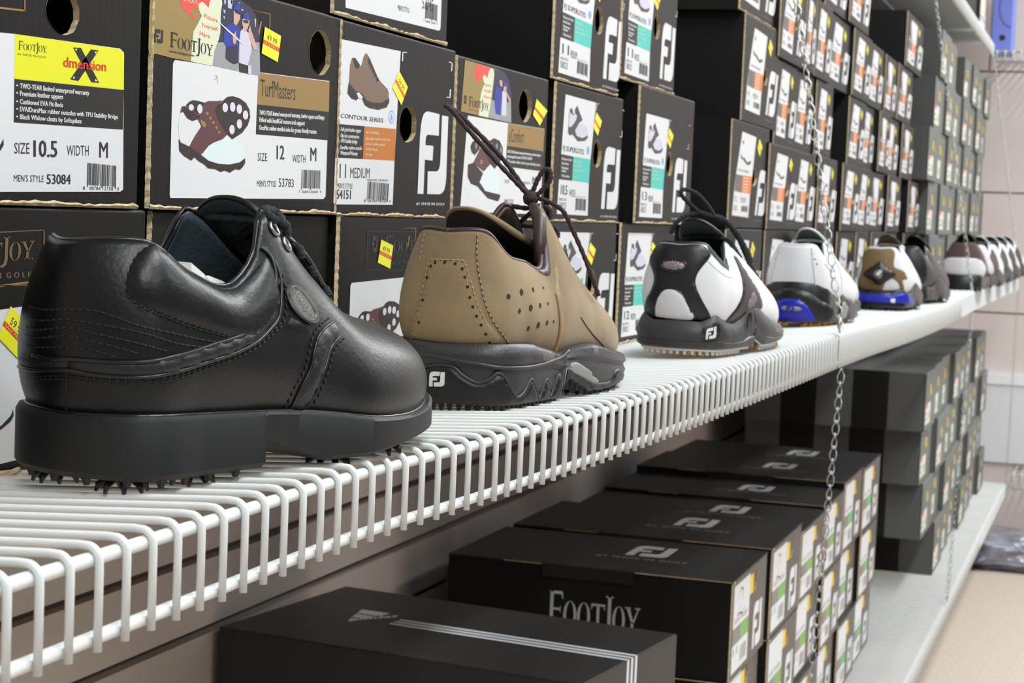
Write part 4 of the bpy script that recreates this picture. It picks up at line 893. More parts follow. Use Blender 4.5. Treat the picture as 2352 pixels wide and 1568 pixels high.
# one box with its kraft end flap hanging open
t = thing('cardboard_flap_box', 'small box with an open kraft end flap beside the last low stack', 'shoe box', (3.588, .485, -.8083))
box_shell(t, .21, .118, .34, [], M_boxside, M_box, False, 3)
mb = MB(); mb.add([(0,-.001,.118),(.21,-.001,.118),(.21,-.042,.098),(0,-.042,.098),(0,.001,.119),(.21,.001,.119),(.21,-.041,.0995),(0,-.041,.0995)], [(0,1,2,3),(7,6,5,4),(0,4,5,1),(1,5,6,2),(2,6,7,3),(3,7,4,0)], M_kraft); mb.build('open_flap', t)
fc = Face(lambda a, b, d: (a, -d-.0001, b)); fc.rect('label_panel','green_far',1,.02,.03,.18,.08); fc.rect('label_panel','white',2,.02,.006,.18,.03); fc.build(t)
# grey boxes further along the low shelf
G2 = 'grey boxes at the far end of the low shelf'
GT = [(-.8083,4.350),(-.6825,4.075),(-.5567,4.035),(-.4309,3.960)]
for r, (z0, xs) in enumerate(GT):
    x = xs; k = 0
    while x < 5.85:
        wd = .228+.014*((k*5+r) % 3)/2
        lab = 'grey box, pale label, low shelf, %s tier up, %s along' % (ORD[r], ORD[k])
        copy_tree(gp, lab, (x, .374+.012*((k+r) % 3)/2, z0), (wd/.24, 1, .1255/.12), G2)
        x += wd+.002; k += 1
# striped box in front
M_ad = mat('black_striped_box_card', srgb(36,33,31), 0.45, 0.5)
def striped_box(label, x0, yf, z0, W, H, L, show=True):
    t = thing('shoe_box', label, 'shoe box', (x0, yf, z0), math.radians(-7.5))
    mb = MB(); mb.box((.002,.002,0), (W-.002,L-.002,H-.004), M_boxside); mb.build('box_body', t)
    mb = MB(); mb.box((0,0,H-.075), (W,L,H), M_ad); o = mb.build('lid', t)
    bv = o.modifiers.new('bevel', 'BEVEL'); bv.width = .0016; bv.segments = 2
    if show:
        lf = Face(lambda a, b, d: (b, L-a, H+d+.0002))
        c = W*.50
        for k in range(3):
            lf.rect('stripes','white',1, L*.335, c-.014+k*.0105, L*1.0, c-.014+k*.0105+.0062)
        def slant(a, b, s): return (L*.205+a*.062*1.0, c+.028-b*.075)
        for k, (h0, h1, x0_, x1_) in enumerate([(0,.30,.02,.70),(.36,.62,.13,.60),(.68,.92,.24,.50)]):
            lf.put('stripe_logo','white',1,[(L*.19+x0_*.052, c+.030-h0*.062),(L*.19+x1_*.052, c+.030-h0*.062),(L*.19+(x1_-.10)*.052, c+.030-h1*.062),(L*.19+(x0_+.09)*.052, c+.030-h1*.062)],[(0,1,2,3)])
        lf.text('stripe_logo','white',1,'adidas',(L*.235,c-.026),(L*.315,c+.020),(L*.222,c-.012),'b')
        lf.build(t)
        ff = Face(lambda a, b, d: (a, -d-.0001, b))
        for k in range(3): ff.rect('stripes','white',1, c-.014+k*.0105, H-.075, c-.014+k*.0105+.0062, H)
        ff.build(t)
    return t
striped_box('black box with three white stripes across its lid, at the bottom of the photo', 1.6076, .449, -.5585, .250, .1255, .405)
striped_box('plain black box directly beneath the three-striped one', 1.613, .450, -.6834, .245, .1245, .395, False)
striped_box('plain black box resting on the low shelf, lowest under the three-striped one', 1.613, .450, -.8083, .245, .1245, .395, False)
# what stands on the high shelf and the end wall shelf
GU = 'dark boxes added on the high shelf to block light'
M_dk = mat('dark_grey_card', srgb(40,38,38), .7)
for k, x in enumerate((3.75,4.03,4.31,4.59,4.87,5.15,5.43)):  # boxes added to stop light coming down through the wires, keeping the underside dark
    t = thing('shoe_box', 'dark box added on the high shelf to block light, %s along, above the wires' % ORD[k], 'shoe box', (x, .455, .6142), group=GU)
    mb = MB(); mb.box((0,0,0),(.275,.385,.13), M_dk); mb.build('box_body', t)
t = thing('shoe_box', 'dark box with a pale label on the far end of the high shelf', 'shoe box', (5.80, .450, .6142))
mb = MB(); mb.box((0,0,.0),(.27,.385,.135), M_dk); mb.build('box_body', t)
fc = Face(lambda a, b, d: (a, -d-.0001, b)); fc.rect('label_panel','label_cream',1,.01,.05,.24,.13); fc.rect('printed_text','skin',2,.19,.06,.235,.12); fc.rect('label_panel','white',1,.01,.004,.24,.046); fc.build(t)
t = thing('storage_box', 'periwinkle blue box with a dark round hole, standing on the end wall shelf', 'box', (6.20, .440, .5875))
M_bl = mat('blue_card', srgb(120,136,220), .5); M_bl2 = mat('blue_print', srgb(92,88,178), .5)
mb = MB(); mb.box((0,-.062,0),(.20,.0,.24), M_bl); mb.build('box_body', t)
mb = MB(); mb.lathe([(0,-.0006),(.010,-.0006),(.010,0)], mat('hole_dark', srgb(40,36,60), .8), (0,-.034,.045), 'x', 24); mb.build('round_hole', t)
mb = MB(); q = [(-.0008, -.062+.0405*math.cos(math.pi/2-k/20*math.pi*.5-.0)*1.0-.0*k, .145+.065*math.sin(k/20*math.pi-math.pi/2)) for k in range(21)]
q = [(-.0008, -.0618+.040*math.sin(k/20*math.pi), .145-.065*math.cos(k/20*math.pi)) for k in range(21)]
mb.tube(q, .0016, M_bl2, 6); mb.build('printed_ring', t)
# white panels and wrapped bundles at the end wall
M_panel = mat('white_panel_board', srgb(224,224,228), .5)
for k, (y0, y1) in enumerate(((.008,.43),(-.42,.004),(-.86,-.424))):
    t = thing('wall_panel', 'white board panel on the end wall, %s one from the long shelves' % ORD[k], 'panel', (6.485, y0, -.79))
    mb = MB(); mb.box((0,0,0),(.012,y1-y0,.27), M_panel); mb.build('board', t); mb = MB(); mb.box((-.006,0,.27),(.014,y1-y0,.305), mat('panel_ledge', srgb(238,238,240), .4)); mb.build('top_ledge', t)
class Surf:
    """closed strip around a shoe: t runs round the outline (0 heel, .5 toe), w from the sole edge up to the opening"""
    def __init__(s, keys, far=None):
        ks=[k for k in keys]
        mir=(far if far else [(1-k[0],)+tuple((p[0],-p[1],p[2]) for p in k[1:]) for k in reversed(keys[1:-1])])
        allk=ks+mir
        s.t=np.array([k[0] for k in allk]); s.c=np.array([[list(p) for p in k[1:]] for k in allk],float)
        n=len(allk)
        s.te=np.concatenate([[s.t[-2]-1,s.t[-1]-1],s.t,[1.0,1+s.t[1],1+s.t[2]]])
        s.ce=np.concatenate([s.c[-2:],s.c,s.c[:3]])
    def ctrl(s,t):
        t=np.asarray(t,float)%1.0
        i=np.clip(np.searchsorted(s.te,t,side='right')-1,1,len(s.te)-3)
        t0,t1,t2,t3=s.te[i-1],s.te[i],s.te[i+1],s.te[i+2]
        p0,p1,p2,p3=s.ce[i-1],s.ce[i],s.ce[i+1],s.ce[i+2]
        h=t2-t1; u=((t-t1)/h)[...,None,None]
        m1=(p2-p0)/(t2-t0)[...,None,None]*h[...,None,None]; m2=(p3-p1)/(t3-t1)[...,None,None]*h[...,None,None]
        u2,u3=u*u,u*u*u
        return (2*u3-3*u2+1)*p1+(u3-2*u2+u)*m1+(-2*u3+3*u2)*p2+(u3-u2)*m2
    def P(s,t,w):
        t=np.atleast_1d(np.asarray(t,float)); w=np.atleast_1d(np.asarray(w,float))
        c=s.ctrl(t); w=w[...,None]; v=1-w
        return v**3*c[...,0,:]+3*v*v*w*c[...,1,:]+3*v*w*w*c[...,2,:]+w**3*c[...,3,:]
    def N(s,t,w):
        e=1e-3; w=np.clip(np.atleast_1d(np.asarray(w,float)),.002,.998); t=np.atleast_1d(np.asarray(t,float))
        a=s.P(t+e,w)-s.P(t-e,w); b=s.P(t,w+e)-s.P(t,w-e)
        n=np.cross(a,b); return n/np.maximum(np.linalg.norm(n,axis=-1,keepdims=True),1e-12)
class Sole:
    """side wall of a sole under a Surf: t round the outline, v from the ground up; zb(x) is the underside"""
    def __init__(s, S, off, zb, top=.0015, bulge=.0, ztop=None):
        s.S=S; s.off=off; s.zb=zb; s.top=top; s.bulge=bulge; s.ztop=ztop
    def out(s,t):
        a=s.S.P(t,np.zeros_like(t)); b=s.S.P(t+1e-3,np.zeros_like(t))-s.S.P(t-1e-3,np.zeros_like(t))
        n=np.stack([b[:,1],-b[:,0],np.zeros(len(b))],1); return a,n/np.maximum(np.linalg.norm(n,axis=1,keepdims=True),1e-9)
    def P(s,t,v):
        t=np.atleast_1d(np.asarray(t,float)); v=np.atleast_1d(np.asarray(v,float)); a,n=s.out(t)
        zt=(a[:,2] if s.ztop is None else s.ztop(t,a))+s.top; zb=s.zb(a[:,0])
        o=s.off+s.bulge*np.sin(np.pi*np.clip(v,0,1))
        p=a+n*o[:,None]; p[:,2]=zb+(zt-zb)*v; return p
    def N(s,t,v):
        a,n=s.out(np.atleast_1d(np.asarray(t,float))); return n
def ramp(x,a,b,p,q): return p+(q-p)*np.clip((x-a)/(b-a),0,1)
BLACK_KEYS=[
 (0.0,(.008,0,.031),(-.004,0,.052),(-.003,0,.085),(.006,0,.104)),
 (.07,(.020,-.035,.032),(.013,-.042,.050),(.015,-.036,.085),(.024,-.028,.105)),
 (.14,(.050,-.037,.031),(.046,-.046,.050),(.050,-.046,.075),(.046,-.033,.0925)),
 (.20,(.083,-.037,.030),(.080,-.048,.048),(.078,-.046,.068),(.071,-.0325,.0868)),
 (.225,(.096,-.0375,.0295),(.094,-.049,.046),(.095,-.045,.076),(.089,-.0295,.0990)),
 (.245,(.108,-.038,.029),(.108,-.050,.045),(.108,-.044,.085),(.100,-.024,.119)),
 (.30,(.135,-.042,.026),(.135,-.053,.043),(.138,-.038,.080),(.132,-.017,.098)),
 (.36,(.162,-.044,.0225),(.163,-.054,.040),(.168,-.038,.066),(.160,-.011,.078)),
 (.415,(.200,-.035,.021),(.207,-.044,.040),(.205,-.028,.062),(.176,-.005,.072)),
 (.465,(.232,-.020,.024),(.240,-.025,.042),(.230,-.014,.062),(.180,-.001,.070)),
 (.5,(.250,0,.027),(.262,0,.046),(.238,0,.064),(.180,0,.070))]
BLACK_AT=((.652,.414,-.1225),-15.0)
BROWN_KEYS=[
 (0.0,(.004,0,.041),(-.006,0,.060),(-.002,0,.090),(.002,0,.111)),
 (.07,(.012,-.031,.042),(.005,-.039,.060),(.010,-.030,.090),(.010,-.022,.111)),
 (.14,(.040,-.037,.041),(.036,-.046,.060),(.034,-.040,.085),(.028,-.030,.097)),
 (.19,(.066,-.038,.037),(.064,-.049,.055),(.058,-.042,.078),(.054,-.029,.0935)),
 (.235,(.085,-.039,.0335),(.088,-.050,.052),(.090,-.042,.075),(.088,-.027,.091)),
 (.275,(.105,-.041,.0365),(.108,-.052,.055),(.118,-.036,.090),(.114,-.014,.129)),
 (.32,(.135,-.043,.037),(.140,-.052,.052),(.150,-.034,.080),(.150,-.011,.103)),
 (.37,(.175,-.042,.030),(.180,-.052,.046),(.185,-.034,.068),(.188,-.007,.079)),
 (.42,(.215,-.033,.025),(.222,-.041,.042),(.218,-.026,.062),(.198,-.003,.073)),
 (.465,(.245,-.019,.025),(.254,-.023,.042),(.242,-.012,.062),(.202,-.001,.0715)),
 (.5,(.262,0,.026),(.273,0,.046),(.250,0,.065),(.202,0,.0715))]
BROWN_AT=((1.046,.3895,-.1235),-5.0)
BW_KEYS=[
 (0.0,(.002,0,.033),(-.006,0,.050),(-.003,0,.080),(.003,0,.102)),
 (.07,(.012,-.031,.034),(.006,-.038,.050),(.008,-.034,.080),(.010,-.022,.102)),
 (.13,(.035,-.037,.031),(.030,-.045,.050),(.026,-.042,.075),(.024,-.029,.091)),
 (.20,(.068,-.039,.029),(.070,-.050,.048),(.056,-.044,.070),(.050,-.028,.085)),
 (.25,(.090,-.041,.030),(.093,-.052,.048),(.085,-.042,.080),(.070,-.021,.104)),
 (.31,(.125,-.044,.031),(.130,-.054,.046),(.130,-.036,.080),(.110,-.014,.097)),
 (.37,(.165,-.042,.026),(.170,-.052,.042),(.172,-.034,.068),(.160,-.009,.080)),
 (.42,(.210,-.033,.020),(.217,-.042,.038),(.212,-.026,.062),(.178,-.004,.071)),
 (.465,(.245,-.019,.019),(.254,-.023,.036),(.240,-.012,.060),(.184,-.001,.068)),
 (.5,(.262,0,.019),(.272,0,.040),(.250,0,.062),(.184,0,.068))]
BW_AT=((1.627,.3805,-.1235),-6.0)
def black_zb(x): return np.where(x<.0865,.0065,np.where(x<.125,ramp(x,.0865,.125,.019,.008),ramp(x,.15,.255,.0065,.014)))
def brown_zb(x): return np.where(x<.088,.0055,np.where(x<.128,ramp(x,.088,.128,.022,.008),ramp(x,.16,.27,.0065,.012)))
def bw_zb(x): return np.where(x<.090,.0065,np.where(x<.115,ramp(x,.09,.115,.017,.008),ramp(x,.16,.27,.0070,.010)))
BLK=dict(
 collar_seam=[(0.079,1.0),(0.064,0.916),(0.057,0.815),(0.055,0.723),(0.058,0.664),(0.072,0.63),(0.103,0.605),(0.138,0.597),(0.178,0.588)],
 strap_top=[(-0.02,0.345),(-0.002,0.336),(0.015,0.345),(0.049,0.345),(0.081,0.37),(0.124,0.454),(0.174,0.597),(0.211,0.714),(0.225,0.756),(0.232,0.798),(0.234,0.874),(0.231,0.966)],
 strap_low=[(-0.022,0.261),(0.013,0.286),(0.036,0.269),(0.072,0.277),(0.114,0.336),(0.159,0.445),(0.205,0.597),(0.223,0.639),(0.231,0.706),(0.235,0.773),(0.235,0.849)],
 strap_stitch=[(-0.022,0.21),(0.013,0.235),(0.037,0.227),(0.07,0.244),(0.115,0.294),(0.166,0.429),(0.208,0.563),(0.229,0.597),(0.235,0.672),(0.238,0.748)],
 row_a=[(-0.008,0.588),(0.016,0.597),(0.034,0.597),(0.051,0.563),(0.072,0.529),(0.124,0.521),(0.16,0.529)],
 row_b=[(-0.011,0.529),(0.015,0.546),(0.037,0.529),(0.064,0.504),(0.102,0.471),(0.136,0.479)],
 row_c=[(-0.013,0.479),(0.015,0.504),(0.037,0.479),(0.057,0.454),(0.091,0.42)],
 row_d=[(-0.014,0.437),(0.015,0.462),(0.037,0.437),(0.064,0.395)],
 row_e=[(-0.016,0.387),(0.013,0.403),(0.034,0.395),(0.049,0.37)],
 back_seam=[(0.013,0.286),(0.009,0.151),(0.003,0.008)],
 cap_up=[(0.3,0.597),(0.27,0.487),(0.26,0.403),(0.254,0.303),(0.244,0.176),(0.241,0.025)],
 cap_low=[(0.306,0.529),(0.285,0.437),(0.275,0.336),(0.267,0.218),(0.26,0.076),(0.255,0.0)],
 medal=[(0.251,0.605),(0.24,0.697),(0.264,0.538),(0.241,0.588),(0.263,0.639)],
 bar=[(0.232,0.588),(0.237,0.588),(0.261,0.487),(0.254,0.454)],
 facet=[(0.225,0.521),(0.232,0.496),(0.252,0.412),(0.249,0.37),(0.226,0.454)],
 eyelets=[(0.252,0.916),(0.267,0.891),(0.288,0.882),(0.284,0.756)],
)
BRN=dict(
 patch_out=[(-0.052,0.017),(-0.031,0.37),(-0.028,0.588),(-0.026,0.714),(-0.02,0.748),(0.007,0.756),(0.027,0.748),(0.031,0.689),(0.036,0.58),(0.042,0.412),(0.051,0.261),(0.07,0.017)],
 patch_in=[(-0.04,0.067),(-0.023,0.479),(-0.019,0.605),(-0.016,0.664),(0.003,0.689),(0.019,0.664),(0.024,0.538),(0.028,0.37),(0.034,0.21),(0.051,0.008)],
 patch_holes=[(-0.031,0.21),(-0.026,0.403),(-0.023,0.588),(-0.02,0.681),(-0.014,0.714),(0.001,0.723),(0.016,0.714),(0.025,0.672),(0.028,0.605),(0.031,0.529),(0.033,0.445),(0.036,0.37),(0.04,0.294),(0.045,0.218),(0.051,0.134),(0.057,0.05)],
 seam=[(0.051,0.975),(0.045,0.798),(0.046,0.571),(0.052,0.361),(0.067,0.185),(0.093,0.025)],
 seam_left=[(-0.049,0.95),(-0.043,0.782),(-0.04,0.681)],
 back_seam=[(0.001,0.303),(-0.001,0.16),(-0.002,0.0)],
 holes=[(0.087,0.471),(0.124,0.538),(0.162,0.622),(0.199,0.706),(0.112,0.353),(0.144,0.403),(0.171,0.471),(0.196,0.529),(0.139,0.193),(0.163,0.252),(0.186,0.311),(0.205,0.353)],
 overlap=[(0.252,0.815),(0.238,0.815),(0.226,0.672),(0.222,0.479),(0.223,0.286),(0.225,0.134),(0.226,0.0)],
 vamp_seam=[(0.288,0.294),(0.326,0.134),(0.378,0.0)],
)
BRNS=dict(
 wave=[(-0.049,0.513),(-0.037,0.42),(-0.016,0.605),(0.015,0.639),(0.03,0.487),(0.045,0.387),(0.058,0.445),(0.067,0.546),(0.075,0.479),(0.085,0.277),(0.097,0.143),(0.115,0.227),(0.132,0.42),(0.15,0.235),(0.16,0.076),(0.175,0.412),(0.193,0.084),(0.213,0.496),(0.229,0.429)],
 ridge=[(-0.058,0.756),(-0.007,0.773),(0.045,0.689),(0.076,0.63),(0.142,0.639),(0.198,0.79),(0.252,1.0)],
 logo=[(-0.01,0.286),(0.009,0.303),(-0.011,0.529)],
 arch=[(0.241,0.378),(0.247,0.387),(0.266,0.546),(0.288,0.479),(0.321,0.303)],
 toe=[(0.241,0.227),(0.33,0.176),(0.354,0.235),(0.368,0.496),(0.39,0.412)],
)
BWD=dict(
 counter=[(-0.086,0.908),(-0.059,0.966),(-0.004,0.958),(0.06,0.992),(0.076,0.882),(0.048,0.714),(0.036,0.605),(0.034,0.487),(0.045,0.294),(0.064,0.076),(0.031,0.017),(-0.002,0.0),(-0.04,0.0),(-0.076,0.008),(-0.049,0.412),(-0.05,0.597),(-0.086,0.798)],
 window=[(-0.041,0.0),(-0.034,0.244),(-0.022,0.395),(-0.007,0.429),(0.01,0.378),(0.022,0.218),(0.031,0.017),(-0.002,0.0)],
 oval=[(-0.007,0.714),(-0.035,0.697),(0.018,0.731),(-0.008,0.79),(-0.005,0.647)],
 eyestay=[(0.06,0.992),(0.073,1.0),(0.249,1.0),(0.222,1.0),(0.21,1.0),(0.135,0.933),(0.088,0.941)],
 saddle=[(0.24,0.882),(0.231,0.79),(0.22,0.664),(0.19,0.462),(0.159,0.244),(0.126,0.0),(0.162,0.05),(0.205,0.269),(0.255,0.21),(0.282,0.202),(0.275,0.378),(0.255,0.538),(0.237,0.706)],
 seamline=[(0.06,0.79),(0.082,0.697),(0.127,0.681),(0.207,0.765)],
)
BWS=dict(
 tab=[(0.049,0.269),(0.076,0.286),(0.075,0.815),(0.049,0.798)],
 logo=[(0.054,0.37),(0.07,0.378),(0.054,0.723)],
 groove=[(-0.068,0.202),(-0.011,0.16),(0.03,0.185),(0.084,0.286),(0.195,0.303)],
 toe_hollow=[(0.193,0.529),(0.205,1.0),(0.229,1.0),(0.222,0.513)],
)
# ---------------------------------------------------------------- golf shoes
def T2(p): return [Vector(q) for q in p]
def surf_pts(S, tw, h=0.0):
    t = np.array([q[0] for q in tw], float); w_ = np.array([q[1] for q in tw], float)
    return S.P(t, w_)+S.N(t, w_)*h
def densify(tw, k=8):
    out = []; n = len(tw)
    for i in range(n-1):
        p0, p1, p2, p3 = tw[max(i-1,0)], tw[i], tw[i+1], tw[min(i+2,n-1)]
        for j in range(k):
            u = j/k
            out.append(tuple(0.5*((2*b)+(-a+c)*u+(2*a-5*b+4*c-d)*u*u+(-a+3*b-3*c+d)*u**3) for a, b, c, d in zip(p0,p1,p2,p3)))
    out.append(tuple(tw[-1])); return out
def seam(S, tw, parent, name, m, r=.0006, h=.0002, k=8):
    mb = MB(); mb.tube(surf_pts(S, densify(tw, k), h), r, m, 6); return mb.build(name, parent, True)
def stitches(S, lines, parent, m, pitch=.0034, ln=.0021, r=.00042, h=.0003, name='stitching'):
    mb = MB()
    for tw in lines:
        p = surf_pts(S, densify(tw, 14), h); d = np.r_[0, np.cumsum(np.linalg.norm(np.diff(p, axis=0), axis=1))]
        s = 0.0
        while s+ln < d[-1]:
            q = [[np.interp(s+ln*f, d, p[:, i]) for i in range(3)] for f in (0, .5, 1)]
            mb.tube(q, [r*.6, r, r*.6], m, 5); s += pitch
    return mb.build(name, parent, True)
def patch(S, poly, h, m, name, parent, d0=.002, close=True, k=5, step=.006, wstep=.05, edge=.0001):
    """padded panel lying on the surface inside a closed (t, w) outline"""
    b = densify(list(poly)+[poly[0]], k)[:-1]
    b = [(t, min(max(w_, 0.0), 1.0)) for t, w_ in b]
    sc = 6.0   # makes t and w comparable for the triangulation
    bp = [Vector((t*sc, w_)) for t, w_ in b]; n = len(bp)
    ts = np.arange(min(t for t, _ in b), max(t for t, _ in b), step); ws = np.arange(min(q for _, q in b), max(q for _, q in b), wstep)
    def inside(x, y):
        c = False
        for i in range(n):
            x1, y1 = b[i]; x2, y2 = b[i-1]
            if (y1 > y) != (y2 > y) and x < (x2-x1)*(y-y1)/(y2-y1)+x1: c = not c
        return c
    g = [(t, w_) for t in ts for w_ in ws if inside(t, w_)]
    P3 = surf_pts(S, b)
    gk = []
    if g:
        G3 = surf_pts(S, g)
        for q, p in zip(g, G3):
            dd = np.sqrt(((P3-p)**2).sum(1)).min()
            if dd > .0009: gk.append((q, dd))
    vs = bp+[Vector((q[0]*sc, q[1])) for q, _ in gk]
    r = delaunay_2d_cdt(vs, [(i, (i+1) % n) for i in range(n)], [], 1, 1e-6)
    tw = [(p.x/sc, p.y) for p in r[0]]
    base = surf_pts(S, tw); nn = S.N(np.array([q[0] for q in tw]), np.array([q[1] for q in tw]))
    dist = np.array([np.sqrt(((P3-p)**2).sum(1)).min() for p in base])
    hh = edge+(h-edge)*np.sqrt(np.clip(dist/d0, 0, 1)) if d0 > 0 else np.full(len(base), h)
    top = base+nn*hh[:, None]; mb = MB()
    fs = [tuple(f) for f in r[2]]
    # orient along the surface normal
    out = []
    for f in fs:
        a, b_, c = top[f[0]], top[f[1]], top[f[2]]
        out.append(f if np.dot(np.cross(b_-a, c-a), nn[f[0]]) > 0 else tuple(reversed(f)))
    mb.add(top, out, m); return mb.build(name, parent, True)
def upper(S, parent, m, mlin, thick=.0045, nt=150, nw=26, name='upper'):
    t = np.linspace(0, 1, nt, endpoint=False); w_ = np.linspace(0, 1, nw)
    tt, ww = np.meshgrid(t, w_, indexing='ij'); v = S.P(tt.ravel(), ww.ravel())
    f = [(i*nw+j, ((i+1) % nt)*nw+j, ((i+1) % nt)*nw+j+1, i*nw+j+1) for i in range(nt) for j in range(nw-1)]
    mb = MB(); mb.add(v, f, m); mb.mi(mlin); o = mb.build(name, parent, True)
    s = o.modifiers.new('wall', 'SOLIDIFY'); s.thickness = thick; s.offset = -1; s.material_offset = 1; s.material_offset_rim = 0
    return o
def rim(S, parent, m, t0, t1, r=.0016, name='collar_piping', dz=.0004, n=60):
    t = np.linspace(t0, t1, n); p = S.P(t, np.ones(n))-S.N(t, np.full(n, .98))*.0016; p[:, 2] += dz
    mb = MB(); mb.tube(p, r, m, 8); return mb.build(name, parent, True)
def find_t(S, x, lo=.02, hi=.45):
    for _ in range(50):
        mid = (lo+hi)/2
        if S.P(mid, 0)[0][0] < x: lo = mid
        else: hi = mid
    return lo
def sole_mesh(so, parent, m, hx, name='sole', n=90, prof=((0,-.0025,.0),(0,0,.10),(0,.0,.9),(0,-.0015,1.0)), step_dx=.0006, top_inset=.009, mname=None):
    S = so.S; ta = find_t(S, hx-step_dx/2); tb = find_t(S, hx+step_dx/2)
    half = np.unique(np.r_[np.linspace(0, .5, n), ta, tb]); half = half[(half <= ta) | (half >= tb)]
    t = np.r_[half, 1-half[1:-1][::-1]]; N = len(t)
    a, nn = so.out(t)
    mb = MB(); vs = []
    for (_, o, v) in prof:
        p = so.P(t, np.full(N, v)); p = p+nn*o; vs.append(p)
    pt = so.P(t, np.ones(N))-nn*top_inset; vs.append(pt)
    pb = so.P(t, np.zeros(N))-nn*.010; vs.insert(0, pb)
    k = len(vs); V = np.concatenate(vs)
    f = [(l*N+i, l*N+(i+1) % N, (l+1)*N+(i+1) % N, (l+1)*N+i) for l in range(k-1) for i in range(N)]
    # underside bridged left to right
    M = len(half)
    for i in range(M-1):
        a_, b_ = i, i+1; c_, d_ = (N-b_) % N, (N-a_) % N
        q = [x for j, x in enumerate((a_, d_, c_, b_)) if x not in (a_, d_, c_, b_)[:j]]
        if len(q) > 2: f.append(tuple(q))
    mb.add(V, f, m); o = mb.build(name, parent, False); fixn(o)
    o.data.polygons.foreach_set('use_smooth', [True]*len(o.data.polygons))
    try: o.data.set_sharp_from_angle(angle=math.radians(40))
    except Exception: pass
    return o
def footbed(S, parent, m, z=.012, name='insole'):
    t = np.linspace(0, .5, 40); a = S.P(t, np.zeros(40)); b = S.P(1-t, np.zeros(40))
    mb = MB(); v = []; 
    for p, q in zip(a, b): v += [(p[0], p[1]*.9, p[2]+.004), (q[0], q[1]*.9, q[2]+.004)]
    mb.add(v, [(2*i, 2*i+2, 2*i+3, 2*i+1) for i in range(39)], m); return mb.build(name, parent, True)
def strip(parent, rows, m, mlin, name, thick=.004, sub=True):
    """a sheet through rows of points, given its own thickness"""
    n = len(rows[0]); mb = MB(); mb.add([p for r in rows for p in r], [(i*n+j, i*n+j+1, (i+1)*n+j+1, (i+1)*n+j) for i in range(len(rows)-1) for j in range(n-1)], m)
    mb.mi(mlin); o = mb.build(name, parent, True)
    s = o.modifiers.new('wall', 'SOLIDIFY'); s.thickness = thick; s.offset = 0; s.material_offset = 1
    if sub:
        q = o.modifiers.new('smooth', 'SUBSURF'); q.levels = 2; q.render_levels = 2
    return o
def tongue(parent, m, mlin, x_top, z_top, x_bot, z_bot, wid=.024, name='tongue', curl=.006, yoff=0.0, drop=.016):
    """padded tongue: a round-topped sheet whose sides lean back towards the heel"""
    rows = []; n = 9
    for k in range(n):
        u = k/(n-1); r = []
        for j in range(9):
            v = -1+j/4; g = u*(1-(drop/(z_top-z_bot))*abs(v)**2.6)
            x = x_bot+(x_top-x_bot)*g-curl*v*v*u; z = z_bot+(z_top-z_bot)*g+.004*math.sin(u*math.pi)
            r.append((x, yoff*u+v*wid*(.5+.5*min(1, u*1.7)), z))
        rows.append(r)
    return strip(parent, rows, m, mlin, name, .0045)
def wave_lace(p, r, parent, m, name='lace', n=7):
    mb = MB(); q = densify([tuple(a) for a in p], 10)
    q = [Vector(a) for a in q]
    mb.tube(q, [r*(1+.13*math.sin(i*1.9)) for i in range(len(q))], m, n); return mb.build(name, parent, True)
def cleats(so, parent, m, spots, r=.010, name='cleat', legs=8, hgt=.006):
    src = None
    for (x, y) in spots:
        zb = float(so.zb(np.array([x]))[0])
        if src is None:
            mb = MB(); mb.lathe([(0,0),(r*.72,0),(r*.55,-hgt*.35),(0,-hgt*.45)], m, n=14)
            for k in range(legs):
                a = 2*math.pi*k/legs; c, s = math.cos(a), math.sin(a)
                mb.tube([(c*r*.55,s*r*.55,-.0005),(c*r*.92,s*r*.92,-hgt*.55),(c*r*1.02,s*r*1.02,-hgt)], [r*.17,r*.15,r*.07], m, 6)
            o = mb.build(name, parent, True); src = o
        else:
            o = bpy.data.objects.new(name, src.data); C.objects.link(o); o.parent = parent
        o.location = (x, y, zb+.0003); o.rotation_euler = (0,0,x*40)
def holes(S, tws, parent, m, r, name='punched_holes', h=.00025):
    mb = MB()
    for q in tws:
        c = surf_pts(S, [q], h)[0]; n = Vector(S.N(q[0], q[1])[0]); u = n.orthogonal().normalized(); v = n.cross(u)
        k = 12; mb.add([Vector(c)+(u*math.cos(2*math.pi*i/k)+v*math.sin(2*math.pi*i/k))*r for i in range(k)], [tuple(range(k))], m)
    o = mb.build(name, parent); return o
def eyelet(S, q, parent, m, r=.0032, name='eyelet'):
    c = Vector(surf_pts(S, [q], .0003)[0]); n = Vector(S.N(q[0], q[1])[0]); u = n.orthogonal().normalized(); v = n.cross(u)
    mb = MB(); mb.tube([c+(u*math.cos(2*math.pi*i/16)+v*math.sin(2*math.pi*i/16))*r for i in range(16)], r*.28, m, 6, closed=True); return mb.build(name, parent, True)
def on_surf(S, bl, br, tl, h):
    """maps the unit square onto a (t, w) parallelogram of the surface"""
    def g(v):
        tw = [(bl[0]+x*(br[0]-bl[0])+y*(tl[0]-bl[0]), bl[1]+x*(br[1]-bl[1])+y*(tl[1]-bl[1])) for x, y in v]
        return surf_pts(S, tw, h)
    return g
def fj_on(S, bl, br, tl, h, m, parent, name='side_logo', th=.0008):
    mb = MB(); g = on_surf(S, bl, br, tl, h); g0 = on_surf(S, bl, br, tl, h-th)
    for lp in (FJ_F, FJ_J):
        v, f = poly_tris([lp]); mb.add(g(v), f, m)
        n = len(lp); mb.add(list(g(lp))+list(g0(lp)), [(i, (i+1) % n, n+(i+1) % n, n+i) for i in range(n)], m)
    return mb.build(name, parent)
M_leather = mat('black_full_grain_leather', srgb(12,12,14), 0.36, 0.42, bump=(420, 0.16), var=(14, .5, srgb(16,16,18)))
M_leather2 = mat('black_rough_leather', srgb(22,24,25), 0.42, 0.55, bump=(260, 0.5))
